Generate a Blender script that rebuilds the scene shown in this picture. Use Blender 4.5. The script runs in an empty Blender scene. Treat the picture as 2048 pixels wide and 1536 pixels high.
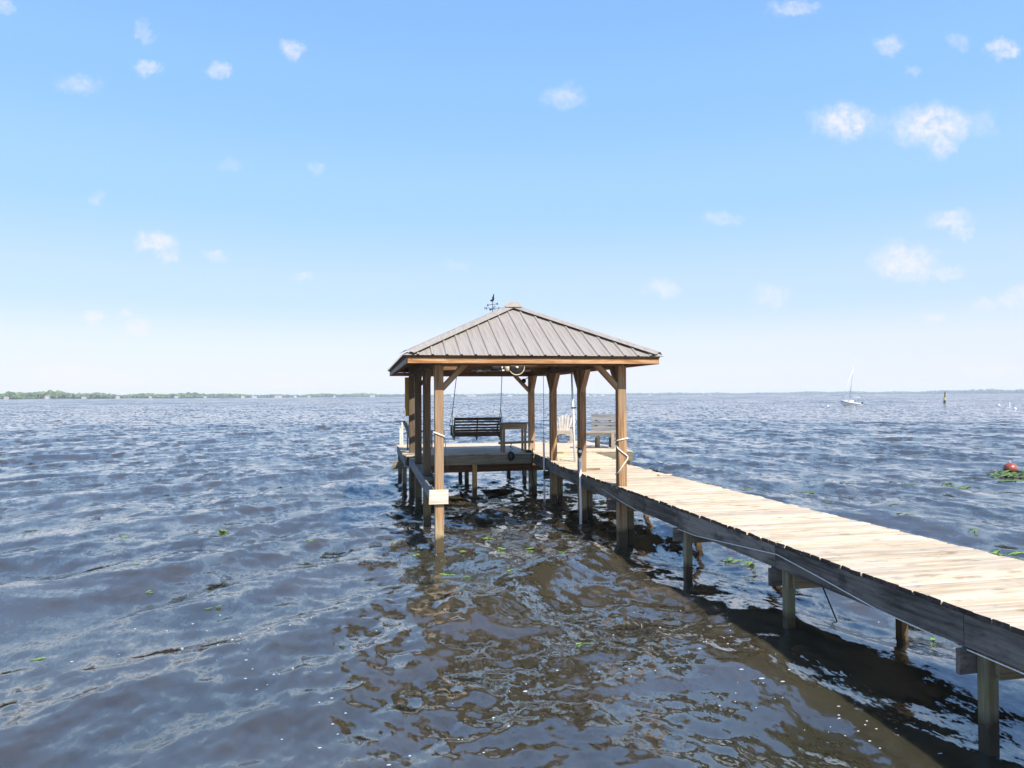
import bpy, math, random
import numpy as np
from mathutils import Vector, Matrix

random.seed(7); rng = np.random.default_rng(11)
sc = bpy.context.scene
COL = sc.collection
R_ = math.radians

# ------------------------------------------------------------------ camera, sky, sun, exposure
HEAD = math.atan(297/1447.0)           # the pier runs along +Y; the camera looks this far to the right of it
EYE = 2.54
cam_d = bpy.data.cameras.new('camera'); cam = bpy.data.objects.new('camera', cam_d); COL.objects.link(cam)
cam_d.sensor_fit = 'HORIZONTAL'; cam_d.sensor_width = 36.0; cam_d.lens = 1447/2048*36
cam_d.clip_start = 0.05; cam_d.clip_end = 30000
cam.location = (0, 0, EYE)
F0 = Vector((math.sin(HEAD), math.cos(HEAD), 0)); R0 = Vector((math.cos(HEAD), -math.sin(HEAD), 0)); U0 = Vector((0, 0, 1))
_p, _r = R_(0.93), R_(0.31)
F1 = F0*math.cos(_p)+U0*math.sin(_p); U1 = U0*math.cos(_p)-F0*math.sin(_p)
RR = R0*math.cos(_r)-U1*math.sin(_r); UU = U1*math.cos(_r)+R0*math.sin(_r)
cam.rotation_euler = Matrix((RR, UU, -F1)).transposed().to_euler()
sc.camera = cam

SUN = Vector((0.34, -0.85, 1.0)).normalized()      # towards the sun
SUN_EL = math.asin(SUN.z); SUN_AZ = math.atan2(SUN.x, SUN.y)
sun_d = bpy.data.lights.new('sun', 'SUN'); sun_d.energy = 4.6; sun_d.angle = R_(0.55); sun_d.color = (1.0, 0.94, 0.85)
sun = bpy.data.objects.new('sun', sun_d); COL.objects.link(sun)
sun.rotation_euler = SUN.to_track_quat('Z', 'Y').to_euler()
SKY_STRENGTH = 0.15
sc.view_settings.view_transform = 'Standard'; sc.view_settings.look = 'None'
sc.view_settings.exposure = 0.88; sc.view_settings.gamma = 1.0; sc.view_settings.use_curve_mapping = False
sc.render.resolution_x = 1024; sc.render.resolution_y = 768
sc.cycles.max_bounces = 6; sc.cycles.diffuse_bounces = 3; sc.cycles.glossy_bounces = 3; sc.cycles.volume_bounces = 1

world = bpy.data.worlds.new('World'); sc.world = world; world.use_nodes = True
world.cycles.sampling_method = 'MANUAL'; world.cycles.sample_map_resolution = 256
def build_sky():
    nt = world.node_tree; N = nt.nodes; L = nt.links; N.clear()
    def nd(t, **k):
        n = N.new(t)
        for a, b in k.items(): setattr(n, a, b)
        return n
    def vm(op, a, b=None):
        n = nd('ShaderNodeVectorMath', operation=op)
        for i, v in enumerate((a, b)):
            if v is None: continue
            if hasattr(v, 'is_linked'): L.new(v, n.inputs[i])
            else: n.inputs[i].default_value = v
        return n.outputs['Value'] if op in ('DOT_PRODUCT', 'LENGTH') else n.outputs['Vector']
    def m(op, a, b=None, clamp=False):
        n = nd('ShaderNodeMath', operation=op, use_clamp=clamp)
        for i, v in enumerate((a, b)):
            if v is None: continue
            if hasattr(v, 'is_linked'): L.new(v, n.inputs[i])
            else: n.inputs[i].default_value = v
        return n.outputs[0]
    out = nd('ShaderNodeOutputWorld'); bg = nd('ShaderNodeBackground'); bg.inputs['Strength'].default_value = SKY_STRENGTH
    sky = nd('ShaderNodeTexSky', sky_type='NISHITA', sun_disc=False, sun_elevation=SUN_EL, sun_rotation=SUN_AZ, altitude=0)
    sky.air_density = 1.0; sky.dust_density = 0.6; sky.ozone_density = 1.4
    d = nd('ShaderNodeTexCoord').outputs['Generated']
    fx = m('MAXIMUM', vm('DOT_PRODUCT', d, tuple(F0)), 0.05)
    qx = m('DIVIDE', vm('DOT_PRODUCT', d, tuple(R0)), fx); qz = m('DIVIDE', vm('DOT_PRODUCT', d, (0, 0, 1)), fx)
    cq = nd('ShaderNodeCombineXYZ'); L.new(qx, cq.inputs[0]); L.new(qz, cq.inputs[1])
    n1 = nd('ShaderNodeTexNoise'); n1.inputs['Scale'].default_value = 26; n1.inputs['Detail'].default_value = 8; n1.inputs['Roughness'].default_value = .72
    L.new(cq.outputs[0], n1.inputs['Vector'])
    q = vm('ADD', cq.outputs[0], vm('MULTIPLY', vm('SUBTRACT', n1.outputs['Color'], (.5, .5, .5)), (.065, .045, 0)))
    f = 1447.0
    clouds = [(160,165,55,24,.45),(295,132,32,18,.6),(437,133,26,18,.6),(583,93,32,22,.8),(288,60,20,24,.4),(1128,195,48,26,.55),(1145,180,24,20,.3),
      (1700,238,62,42,.95),(1712,220,30,26,.6),(1875,245,90,46,.95),(1890,285,40,32,.7),(1830,262,60,30,.6),(1790,88,36,26,.6),(2022,93,40,24,.75),(1925,80,30,18,.35),(310,485,50,26,.85),(335,515,24,16,.6),
      (430,505,26,14,.5),(1450,438,40,18,.4),(1905,440,62,24,.75),(1925,460,30,20,.6),(1812,522,75,42,.85),(1840,545,60,24,.5),(1905,548,38,18,.55),(1325,577,36,22,.65),(1550,592,40,24,.5),
      (185,632,24,12,.7),(250,628,20,11,.6),(280,655,26,26,.6),(605,552,22,11,.5),(630,340,24,16,.35),(190,395,22,16,.3),(455,330,34,14,.25),
      (140,755,110,30,.6),(210,768,80,20,.6),(580,765,80,22,.45),(450,777,60,10,.45),(1600,10,62,18,.55),(2040,590,46,32,.6),(1975,610,44,16,.4),
      (1865,634,20,10,.5),(6,8,26,18,.5),(1975,245,34,34,.3),(1640,235,30,30,.3),(1760,245,36,30,.25),(1836,136,20,12,.35),(910,530,30,14,.2),(1980,740,90,24,.3),(1330,760,120,20,.25)]
    acc = None
    for (x, y, sx, sy, op) in clouds:
        v = vm('LENGTH', vm('MULTIPLY', vm('SUBTRACT', q, ((x-1024)/f, (791.5-.0055*(x-1024)-y)/f, 0)), (f/(sx*1.15), f/(sy*1.15), 0)))
        mr = nd('ShaderNodeMapRange', interpolation_type='SMOOTHSTEP'); L.new(v, mr.inputs['Value']); op *= .82
        mr.inputs['From Min'].default_value = 1.0; mr.inputs['From Max'].default_value = 0.3; mr.inputs['To Max'].default_value = op
        acc = mr.outputs[0] if acc is None else m('MAXIMUM', acc, mr.outputs[0])
    n4 = nd('ShaderNodeTexNoise'); n4.inputs['Scale'].default_value = 75; n4.inputs['Detail'].default_value = 7; n4.inputs['Roughness'].default_value = .65
    L.new(cq.outputs[0], n4.inputs['Vector'])
    wisp = nd('ShaderNodeMapRange'); L.new(n4.outputs['Fac'], wisp.inputs['Value']); wisp.inputs['From Min'].default_value = .32; wisp.inputs['From Max'].default_value = .62; wisp.inputs['To Min'].default_value = .3; wisp.inputs['To Max'].default_value = 1.1
    acc = m('MULTIPLY', acc, wisp.outputs[0], True)
    # the same small fair-weather puffs over the rest of the sky
    n2 = nd('ShaderNodeTexNoise'); n2.inputs['Scale'].default_value = 9; n2.inputs['Detail'].default_value = 6; n2.inputs['Roughness'].default_value = .55
    L.new(d, n2.inputs['Vector'])
    puff = nd('ShaderNodeMapRange', interpolation_type='SMOOTHSTEP'); L.new(n2.outputs['Fac'], puff.inputs['Value'])
    puff.inputs['From Min'].default_value = .64; puff.inputs['From Max'].default_value = .78; puff.inputs['To Max'].default_value = .8
    away = m('GREATER_THAN', m('MAXIMUM', m('ABSOLUTE', qx), m('MULTIPLY', m('ABSOLUTE', qz), 1.25)), .78)
    acc = m('MAXIMUM', acc, m('MULTIPLY', puff.outputs[0], away))
    # clear-air gradient of the day (same all round the horizon), blended with the physical sky
    sp = nd('ShaderNodeSeparateXYZ'); L.new(d, sp.inputs[0])
    cr = nd('ShaderNodeValToRGB'); L.new(sp.outputs['Z'], cr.inputs[0]); cr.color_ramp.interpolation = 'EASE'
    stops = [(0.0, (.80, .81, .955)), (.063, (.735, .80, .96)), (.13, (.55, .725, .98)), (.26, (.38, .645, 1.02)), (.378, (.295, .57, 1.04)), (.48, (.255, .51, 1.03)), (1.0, (.10, .27, .74))]
    el = cr.color_ramp.elements
    for i, (p, c) in enumerate(stops):
        e = el[i] if i < 2 else el.new(p)
        e.position = p; e.color = (*c, 1)
    gs = vm('MULTIPLY', cr.outputs[0], (3.85, 3.82, 3.85))
    base = nd('ShaderNodeMix', data_type='RGBA'); base.inputs['Factor'].default_value = .92; L.new(sky.outputs[0], base.inputs['A']); L.new(gs, base.inputs['B'])
    sky = base
    mix = nd('ShaderNodeMix', data_type='RGBA'); L.new(acc, mix.inputs['Factor']); L.new(sky.outputs['Result'], mix.inputs['A'])
    mix.inputs['B'].default_value = (3.55, 3.45, 3.68, 1)
    L.new(mix.outputs['Result'], bg.inputs['Color']); L.new(bg.outputs[0], out.inputs[0])
build_sky()

# ------------------------------------------------------------------ object helpers
W = {}
def link(name, data, M=Matrix(), parent=None, mats=()):
    o = bpy.data.objects.new(name, data); COL.objects.link(o)
    if data is not None and hasattr(data, 'materials') and len(data.materials) == 0:
        for mm in mats: data.materials.append(mm)
    W[o.name] = M.copy()
    if parent is not None:
        o.parent = parent; o.matrix_local = W[parent.name].inverted() @ M
    else: o.matrix_local = M
    return o
def thing(name, label, cat, loc=(0, 0, 0), rz=0, group=None):
    o = link(name, None, Matrix.Translation(loc) @ Matrix.Rotation(rz, 4, 'Z')); o.empty_display_size = .1
    return tag(o, label, cat, group)
def tag(o, label, cat, group=None):
    o['label'] = label; o['category'] = cat
    if group: o['group'] = group
    return o
def struct(o): o['kind'] = 'structure'; return o
def stuff(o, label=None, cat=None):
    o['kind'] = 'stuff'
    if label: o['label'] = label; o['category'] = cat
    return o
def mesh(verts, faces, smooth=False, mi=None):
    me = bpy.data.meshes.new('m'); me.from_pydata([tuple(v) for v in verts], [], faces); me.update()
    if smooth: me.polygons.foreach_set('use_smooth', [True]*len(me.polygons))
    if mi: me.polygons.foreach_set('material_index', mi)
    return me
_tcache = {}
def timber_mesh(L, w, h, ch, rag, variant, mats):
    key = (round(L, 3), round(w, 3), round(h, 3), round(ch, 4), rag, variant, tuple(m.name for m in mats))
    if key in _tcache: return _tcache[key]
    rd = random.Random(str(key))
    a, b = w/2, h/2
    prof = [(-a+ch, -b), (a-ch, -b), (a, -b+ch), (a, b-ch), (a-ch, b), (-a+ch, b), (-a, b-ch), (-a, -b+ch)]
    V = []
    n = 3 if rag else 2
    for k in range(n):
        x = -L/2+L*k/(n-1)
        for (y, z) in prof:
            j = rd.uniform(-rag, rag) if rag and k in (0, n-1) else 0
            jy = rd.uniform(-1, 1)*rag*.12 if rag else 0
            V.append((x+j, y+jy, z))
    Fc = []
    for k in range(n-1):
        for i in range(8):
            p, q = k*8+i, k*8+(i+1) % 8
            Fc.append((p, p+8, q+8, q))
    Fc.append(tuple(range(8))[::1]); Fc.append(tuple(range((n-1)*8+7, (n-1)*8-1, -1)))
    Fc[-2] = tuple(range(0, 8)); 
    mi = [0]*(len(Fc)-2)+[1 if len(mats) > 1 else 0]*2
    me = mesh(V, Fc, mi=mi)
    import bmesh
    bm = bmesh.new(); bm.from_mesh(me); bmesh.ops.recalc_face_normals(bm, faces=bm.faces); bm.to_mesh(me); bm.free()
    for m in mats: me.materials.append(m)
    _tcache[key] = me
    return me
def frame(p0, p1, up=(0, 0, 1)):
    p0 = Vector(p0); p1 = Vector(p1); x = (p1-p0).normalized(); u = Vector(up)
    if abs(x.dot(u)) > .995: u = Vector((0, 1, 0))
    y = u.cross(x).normalized(); z = x.cross(y)
    M = Matrix((x, y, z)).transposed().to_4x4(); M.translation = (p0+p1)/2
    return M
def LM(parent, M):                 # a matrix given in the thing's own space
    return W[parent.name] @ M if parent is not None else M
def timber(name, p0, p1, w, h, mat, parent, up=(0, 0, 1), rag=0, ch=.006, variant=0, local=False):
    mats = mat if isinstance(mat, (tuple, list)) else (mat,)
    L = (Vector(p1)-Vector(p0)).length
    M = frame(p0, p1, up)
    if local: M = LM(parent, M)
    return link(name, timber_mesh(L, w, h, min(ch, w*.3, h*.3), rag, variant, mats), M, parent)
def tube_mesh(pts, r, seg=8, caps=True):
    pts = [Vector(p) for p in pts]; rs = r if isinstance(r, (list, tuple)) else [r]*len(pts)
    V = []; Fc = []; n = len(pts); prev = None
    for i, p in enumerate(pts):
        t = (pts[min(i+1, n-1)]-pts[max(i-1, 0)]).normalized()
        u = Vector((0, 0, 1)) if abs(t.z) < .9 else Vector((1, 0, 0))
        if prev is not None: u = prev
        a = (u-t*u.dot(t)).normalized(); prev = a; b = t.cross(a)
        for k in range(seg):
            an = 2*math.pi*k/seg
            V.append(p+(a*math.cos(an)+b*math.sin(an))*rs[i])
    for i in range(n-1):
        for k in range(seg):
            k2 = (k+1) % seg
            Fc.append((i*seg+k, i*seg+k2, (i+1)*seg+k2, (i+1)*seg+k))
    if caps: Fc.append(tuple(range(seg))[::-1]); Fc.append(tuple(range((n-1)*seg, n*seg)))
    return V, Fc
def tube(name, pts, r, mat, parent=None, seg=8, local=False, smooth=True):
    pts = [Vector(p) for p in pts]; c = sum(pts, Vector())/len(pts)
    V, Fc = tube_mesh([p-c for p in pts], r, seg)
    M = Matrix.Translation(c)
    if local: M = LM(parent, M)
    return link(name, mesh(V, Fc, smooth), M, parent, (mat,))
def plate(name, outline, t, M, mat, parent, local=False):
    """outline in XZ, thickness t along Y"""
    n = len(outline); V = [(x, -t/2, z) for x, z in outline]+[(x, t/2, z) for x, z in outline]
    Fc = [tuple(range(n)), tuple(range(2*n-1, n-1, -1))]+[(i, i+n, (i+1) % n+n, (i+1) % n) for i in range(n)]
    if local: M = LM(parent, M)
    return link(name, mesh(V, Fc), M, parent, (mat,))
def lathe(name, prof, M, mat, parent, seg=16, local=False, smooth=True):
    V = []; Fc = []
    for (r, z) in prof:
        for k in range(seg):
            a = 2*math.pi*k/seg; V.append((r*math.cos(a), r*math.sin(a), z))
    for i in range(len(prof)-1):
        for k in range(seg):
            k2 = (k+1) % seg; Fc.append((i*seg+k, i*seg+k2, (i+1)*seg+k2, (i+1)*seg+k))
    Fc.append(tuple(range(seg))[::-1]); Fc.append(tuple(range((len(prof)-1)*seg, len(prof)*seg)))
    if local: M = LM(parent, M)
    return link(name, mesh(V, Fc, smooth), M, parent, (mat,))
T = Matrix.Translation
def Rz(a): return Matrix.Rotation(a, 4, 'Z')

# ------------------------------------------------------------------ materials
def newmat(name):
    m = bpy.data.materials.new(name); m.use_nodes = True; nt = m.node_tree
    return m, nt, nt.nodes, nt.links, nt.nodes['Principled BSDF']
def plain(name, col, rough=.5, metal=0.0, var=.12, scale=8.0):
    m, nt, N, L, B = newmat(name)
    tc = N.new('ShaderNodeTexCoord'); nz = N.new('ShaderNodeTexNoise'); nz.inputs['Scale'].default_value = scale; nz.inputs['Detail'].default_value = 5
    L.new(tc.outputs['Object'], nz.inputs['Vector'])
    cr = N.new('ShaderNodeValToRGB'); L.new(nz.outputs['Fac'], cr.inputs[0])
    cr.color_ramp.elements[0].position = .3; cr.color_ramp.elements[1].position = .7
    cr.color_ramp.elements[0].color = [c*(1-var) for c in col]+[1]; cr.color_ramp.elements[1].color = [min(1, c*(1+var)) for c in col]+[1]
    L.new(cr.outputs[0], B.inputs['Base Color']); B.inputs['Roughness'].default_value = rough; B.inputs['Metallic'].default_value = metal
    return m
def wood(name, light, dark, grey=None, grey_amt=.0, rough=.75, wet=False, bump=.35, ring=9.0, stain=None, stain_amt=.5, board_var=.25, algae=0.0, algae_col=(.13, .14, .045)):
    """weathered timber; local X runs along the grain"""
    m, nt, N, L, B = newmat(name)
    def nd(t, **k):
        n = N.new(t)
        for a, b in k.items(): setattr(n, a, b)
        return n
    tc = nd('ShaderNodeTexCoord'); oi = nd('ShaderNodeObjectInfo')
    off = nd('ShaderNodeVectorMath', operation='SCALE'); off.inputs[0].default_value = (31, 17, 23); L.new(oi.outputs['Random'], off.inputs['Scale'])
    co = nd('ShaderNodeVectorMath', operation='ADD'); L.new(tc.outputs['Object'], co.inputs[0]); L.new(off.outputs[0], co.inputs[1])
    def noise(scale, sc_, detail=5, rough_=.6, dist=0):
        mp = nd('ShaderNodeMapping'); mp.inputs['Scale'].default_value = scale; L.new(co.outputs[0], mp.inputs['Vector'])
        n = nd('ShaderNodeTexNoise'); n.inputs['Scale'].default_value = sc_; n.inputs['Detail'].default_value = detail; n.inputs['Roughness'].default_value = rough_; n.inputs['Distortion'].default_value = dist
        L.new(mp.outputs[0], n.inputs['Vector']); return n.outputs['Fac']
    def ramp(v, p0, p1):
        r = nd('ShaderNodeMapRange', interpolation_type='SMOOTHSTEP'); L.new(v, r.inputs[0]); r.inputs[1].default_value = p0; r.inputs[2].default_value = p1; return r.outputs[0]
    def mixc(fac, a, b):
        n = nd('ShaderNodeMix', data_type='RGBA'); 
        if isinstance(fac, float): n.inputs['Factor'].default_value = fac
        else: L.new(fac, n.inputs['Factor'])
        for s, v in (('A', a), ('B', b)):
            if isinstance(v, (tuple, list)): n.inputs[s].default_value = (*v, 1)
            else: L.new(v, n.inputs[s])
        return n.outputs['Result']
    def mul(a, b):
        n = nd('ShaderNodeMath', operation='MULTIPLY')
        for i, v in enumerate((a, b)):
            if isinstance(v, (int, float)): n.inputs[i].default_value = v
            else: L.new(v, n.inputs[i])
        return n.outputs[0]
    grain = noise((.55, ring, ring), 2.2, 4, .55, 1.2)
    fine = noise((1.6, 55, 55), 2.0, 3, .7)
    g = ramp(grain, .36, .64)
    c = mixc(g, light, dark)
    c = mixc(mul(ramp(fine, .45, .75), .45), c, tuple(x*.55 for x in dark))
    if grey is not None:
        c = mixc(mul(ramp(noise((.8, 2.5, 2.5), 1.6, 5, .6), .42, .62), grey_amt), c, grey)
    if stain is not None:
        c = mixc(mul(ramp(noise((1.2, 3, 3), 2.6, 6, .65), .52, .7), stain_amt), c, stain)
    hv = nd('ShaderNodeHueSaturation'); L.new(c, hv.inputs['Color'])
    mr = nd('ShaderNodeMapRange'); L.new(oi.outputs['Random'], mr.inputs[0]); mr.inputs[3].default_value = 1-board_var; mr.inputs[4].default_value = 1+board_var*.6
    L.new(mr.outputs[0], hv.inputs['Value']); c = hv.outputs[0]
    rough_v = None
    if wet:
        ge = nd('ShaderNodeNewGeometry'); sx = nd('ShaderNodeSeparateXYZ'); L.new(ge.outputs['Position'], sx.inputs[0])
        wn = nd('ShaderNodeTexNoise'); wn.inputs['Scale'].default_value = 5; wn.inputs['Detail'].default_value = 4; L.new(ge.outputs['Position'], wn.inputs['Vector'])
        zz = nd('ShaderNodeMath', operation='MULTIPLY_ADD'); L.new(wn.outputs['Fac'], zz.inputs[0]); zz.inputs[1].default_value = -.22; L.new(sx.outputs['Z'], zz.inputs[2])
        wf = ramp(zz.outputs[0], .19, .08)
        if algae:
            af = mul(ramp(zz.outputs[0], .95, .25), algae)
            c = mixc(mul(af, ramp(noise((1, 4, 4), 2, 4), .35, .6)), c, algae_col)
        c = mixc(mul(wf, .85), c, (.035, .024, .012))
        rr = nd('ShaderNodeMapRange'); L.new(wf, rr.inputs[0]); rr.inputs[3].default_value = rough; rr.inputs[4].default_value = .25; rough_v = rr.outputs[0]
    L.new(c, B.inputs['Base Color'])
    if rough_v is not None: L.new(rough_v, B.inputs['Roughness'])
    else: B.inputs['Roughness'].default_value = rough
    B.inputs['Specular IOR Level'].default_value = .3
    bp = nd('ShaderNodeBump'); bp.inputs['Strength'].default_value = bump; bp.inputs['Distance'].default_value = .006
    ad = nd('ShaderNodeMath', operation='ADD'); L.new(grain, ad.inputs[0]); L.new(fine, ad.inputs[1]); L.new(ad.outputs[0], bp.inputs['Height']); L.new(bp.outputs[0], B.inputs['Normal'])
    return m
M_DECK = wood('bleached_deck_wood', (.60, .50, .365), (.45, .345, .22), (.50, .44, .36), .5, stain=(.18, .125, .075), stain_amt=.7, board_var=.2, bump=.5)
M_END = wood('rotten_end_grain', (.10, .075, .06), (.04, .03, .025), board_var=.4)
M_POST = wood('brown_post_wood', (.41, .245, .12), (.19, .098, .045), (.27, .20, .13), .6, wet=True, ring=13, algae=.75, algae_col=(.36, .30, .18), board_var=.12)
M_LPOST = wood('greyed_post_wood', (.15, .10, .055), (.075, .048, .026), (.10, .085, .06), .6, wet=True, ring=12, algae=.5, board_var=.15)  # darker copy of the post timber, with the roof's shade in the colour
M_BEAM = wood('brown_beam_wood', (.21, .12, .06), (.11, .055, .027), board_var=.25)
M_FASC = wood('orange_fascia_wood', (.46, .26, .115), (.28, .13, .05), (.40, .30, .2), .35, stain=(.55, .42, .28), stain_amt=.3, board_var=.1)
M_FASCD = wood('dark_fascia_wood', (.24, .125, .06), (.11, .05, .025), board_var=.1)  # upper front board: shadow of the sheet overhang is put into the colour
M_FASCG = wood('grey_fascia_wood', (.33, .30, .26), (.22, .19, .155), (.2, .19, .18), .5, board_var=.1)
M_STRG = wood('blackened_stringer_wood', (.165, .145, .12), (.062, .054, .046), (.30, .275, .235), .45, stain=(.034, .03, .027), stain_amt=.7, board_var=.25)
M_PLAT = wood('green_grey_wood', (.29, .25, .175), (.18, .15, .095), (.13, .13, .09), .6, stain=(.06, .055, .04), board_var=.15)
M_PILE = wood('pile_wood', (.33, .28, .195), (.20, .155, .095), (.16, .16, .13), .5, wet=True, algae=.45, board_var=.2)
M_PILEO = wood('tan_pile_wood', (.55, .36, .15), (.40, .23, .08), wet=True, board_var=.12)  # same pile timber, with orange sunlight put into a brighter colour
M_PALE = wood('pale_bleached_wood', (.66, .60, .50), (.50, .42, .31), board_var=.1)
M_GREYW = wood('silver_grey_wood', (.24, .24, .235), (.12, .12, .12), board_var=.2)
M_DARKW = wood('dark_swing_wood', (.13, .085, .06), (.05, .034, .025), board_var=.2)
M_TABLE = wood('tan_table_wood', (.33, .245, .15), (.2, .135, .075), board_var=.12)
M_YELL = wood('yellow_board_wood', (.50, .29, .06), (.38, .2, .04), board_var=.1)
M_CHAIRW = wood('flaking_white_wood', (.50, .46, .40), (.38, .32, .25), stain=(.24, .18, .12), stain_amt=.8, board_var=.08)
M_WEATH = wood('weathered_bench_wood', (.40, .35, .28), (.27, .22, .16), board_var=.15)
M_WHITE = plain('white_plastic', (.80, .79, .78), .4, var=.05)
M_DARK = plain('dark_metal', (.03, .03, .035), .45, .3)
M_BLACK = plain('black_rubber', (.012, .012, .014), .6)
M_ROPE = plain('white_rope', (.72, .68, .60), .9, var=.2, scale=60)
M_DROPE = plain('dark_rope', (.035, .033, .03), .9, scale=60)
M_STEEL = plain('galvanised_steel', (.42, .43, .44), .4, .7)
def metal_roof_mat():
    m, nt, N, L, B = newmat('painted_roof_metal')
    tc = N.new('ShaderNodeTexCoord'); mp = N.new('ShaderNodeMapping'); mp.inputs['Scale'].default_value = (9, .7, 9); L.new(tc.outputs['Object'], mp.inputs[0])
    nz = N.new('ShaderNodeTexNoise'); nz.inputs['Scale'].default_value = 2.2; nz.inputs['Detail'].default_value = 6; L.new(mp.outputs[0], nz.inputs['Vector'])
    n2 = N.new('ShaderNodeTexNoise'); n2.inputs['Scale'].default_value = 1.5; n2.inputs['Detail'].default_value = 6; L.new(tc.outputs['Object'], n2.inputs['Vector'])
    cr = N.new('ShaderNodeValToRGB'); L.new(nz.outputs['Fac'], cr.inputs[0])
    e = cr.color_ramp.elements; e[0].position = .3; e[0].color = (.225, .195, .165, 1); e[1].position = .66; e[1].color = (.305, .275, .24, 1)
    mx = N.new('ShaderNodeMix'); mx.data_type = 'RGBA'; mr = N.new('ShaderNodeMapRange'); L.new(n2.outputs['Fac'], mr.inputs[0]); mr.inputs[1].default_value = .55; mr.inputs[2].default_value = .75; mr.inputs[4].default_value = .5
    L.new(mr.outputs[0], mx.inputs['Factor']); L.new(cr.outputs[0], mx.inputs['A']); mx.inputs['B'].default_value = (.30, .24, .17, 1)
    L.new(mx.outputs['Result'], B.inputs['Base Color']); B.inputs['Roughness'].default_value = .5; B.inputs['Specular IOR Level'].default_value = .35
    return m
M_ROOF = metal_roof_mat()

# ------------------------------------------------------------------ the river
def wave_set():
    out = []
    def add(l, s, base, spread, tr):
        out.append((l, s*l/(2*math.pi), base+rng.normal(0, 1)*spread, rng.uniform(0, 2*math.pi), tr, 0.0))
    WIND = (R_(-52), R_(-148))
    for tr in (0, 1):
        for l in (1.75, 2.1, 2.45, 2.9, 3.5, 4.4): add(l*rng.uniform(.95, 1.05), .078*(1 if l < 3 else .8), WIND[tr], R_(11), tr)
        for l in (1.45, 1.2, 1.0, .84, .7, .6): add(l*rng.uniform(.92, 1.08), .050, WIND[tr], R_(22), tr)
        l = .52
        while l > .095:
            add(l*rng.uniform(.9, 1.1), .046, WIND[tr], R_(34), tr); add(l*rng.uniform(.9, 1.1), .040, WIND[tr], R_(55), tr); l *= .8
    lam = 6.5
    while lam < 110:                                   # the longer swell of the open river, further out
        for k in range(3):
            l = lam*rng.uniform(.85, 1.15)
            out.append((l, .085*l/(2*math.pi), R_(-85)+rng.normal(0, 1)*R_(28), rng.uniform(0, 2*math.pi), k % 2, 1.0))
        lam *= 1.35
    return out
WAVES = wave_set()
def waves(X, Y, ds):
    """height field of the choppy water in world metres; ds = spacing of the samples"""
    X = X.astype(np.float32); Y = Y.astype(np.float32)
    H = np.zeros_like(X); DX = np.zeros_like(X); DY = np.zeros_like(X); lost = np.zeros_like(X)
    rad = np.sqrt(X*X+Y*Y)+1e-3
    wB = 1/(1+np.exp(-(X-2.6-.05*Y)/1.6)); wB = .3+.7*wB; wA = 1.3-wB
    grp = .82+.25*np.sin(.34*X+.21*Y+1.1)*np.sin(.19*X-.37*Y+.4)+.16*np.sin(.9*X+.6*Y)*np.sin(.5*X-1.1*Y+2)
    # calmer patches where the ripples die out
    rip = np.clip(.85+.55*np.sin(.55*X-.35*Y+.7)*np.sin(.28*X+.62*Y+.2)+.3*np.sin(1.3*X+.8*Y)*np.sin(.9*Y-.7*X), .3, 1.5)
    for (l, a, th, ph, tr, c) in WAVES:
        k = 2*math.pi/l; dx, dy = math.cos(th), math.sin(th)
        fade = np.clip((l/ds-2.5)/3.0, 0, 1)
        w = (wA if tr == 0 else wB)
        amp = a*w*(grp if l > .9 else rip)
        if c: amp = a*np.clip((rad/(l*9)-1)/1.5, 0, 1)*np.clip((l*60/rad)-.2, 0, 1)
        lost += (amp*k)**2*.5*(1-fade**2)
        if fade.max() <= 0: continue
        amp = amp*fade
        p = (k*dx)*X+(k*dy)*Y+np.float32(ph)
        q = 1.0 if l > 1.6 else .9 if l > .6 else .6
        H += amp*np.sin(p); cc = amp*q*np.cos(p)
        DX += cc*dx; DY += cc*dy
    return H, DX, DY, np.sqrt(lost)
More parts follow.
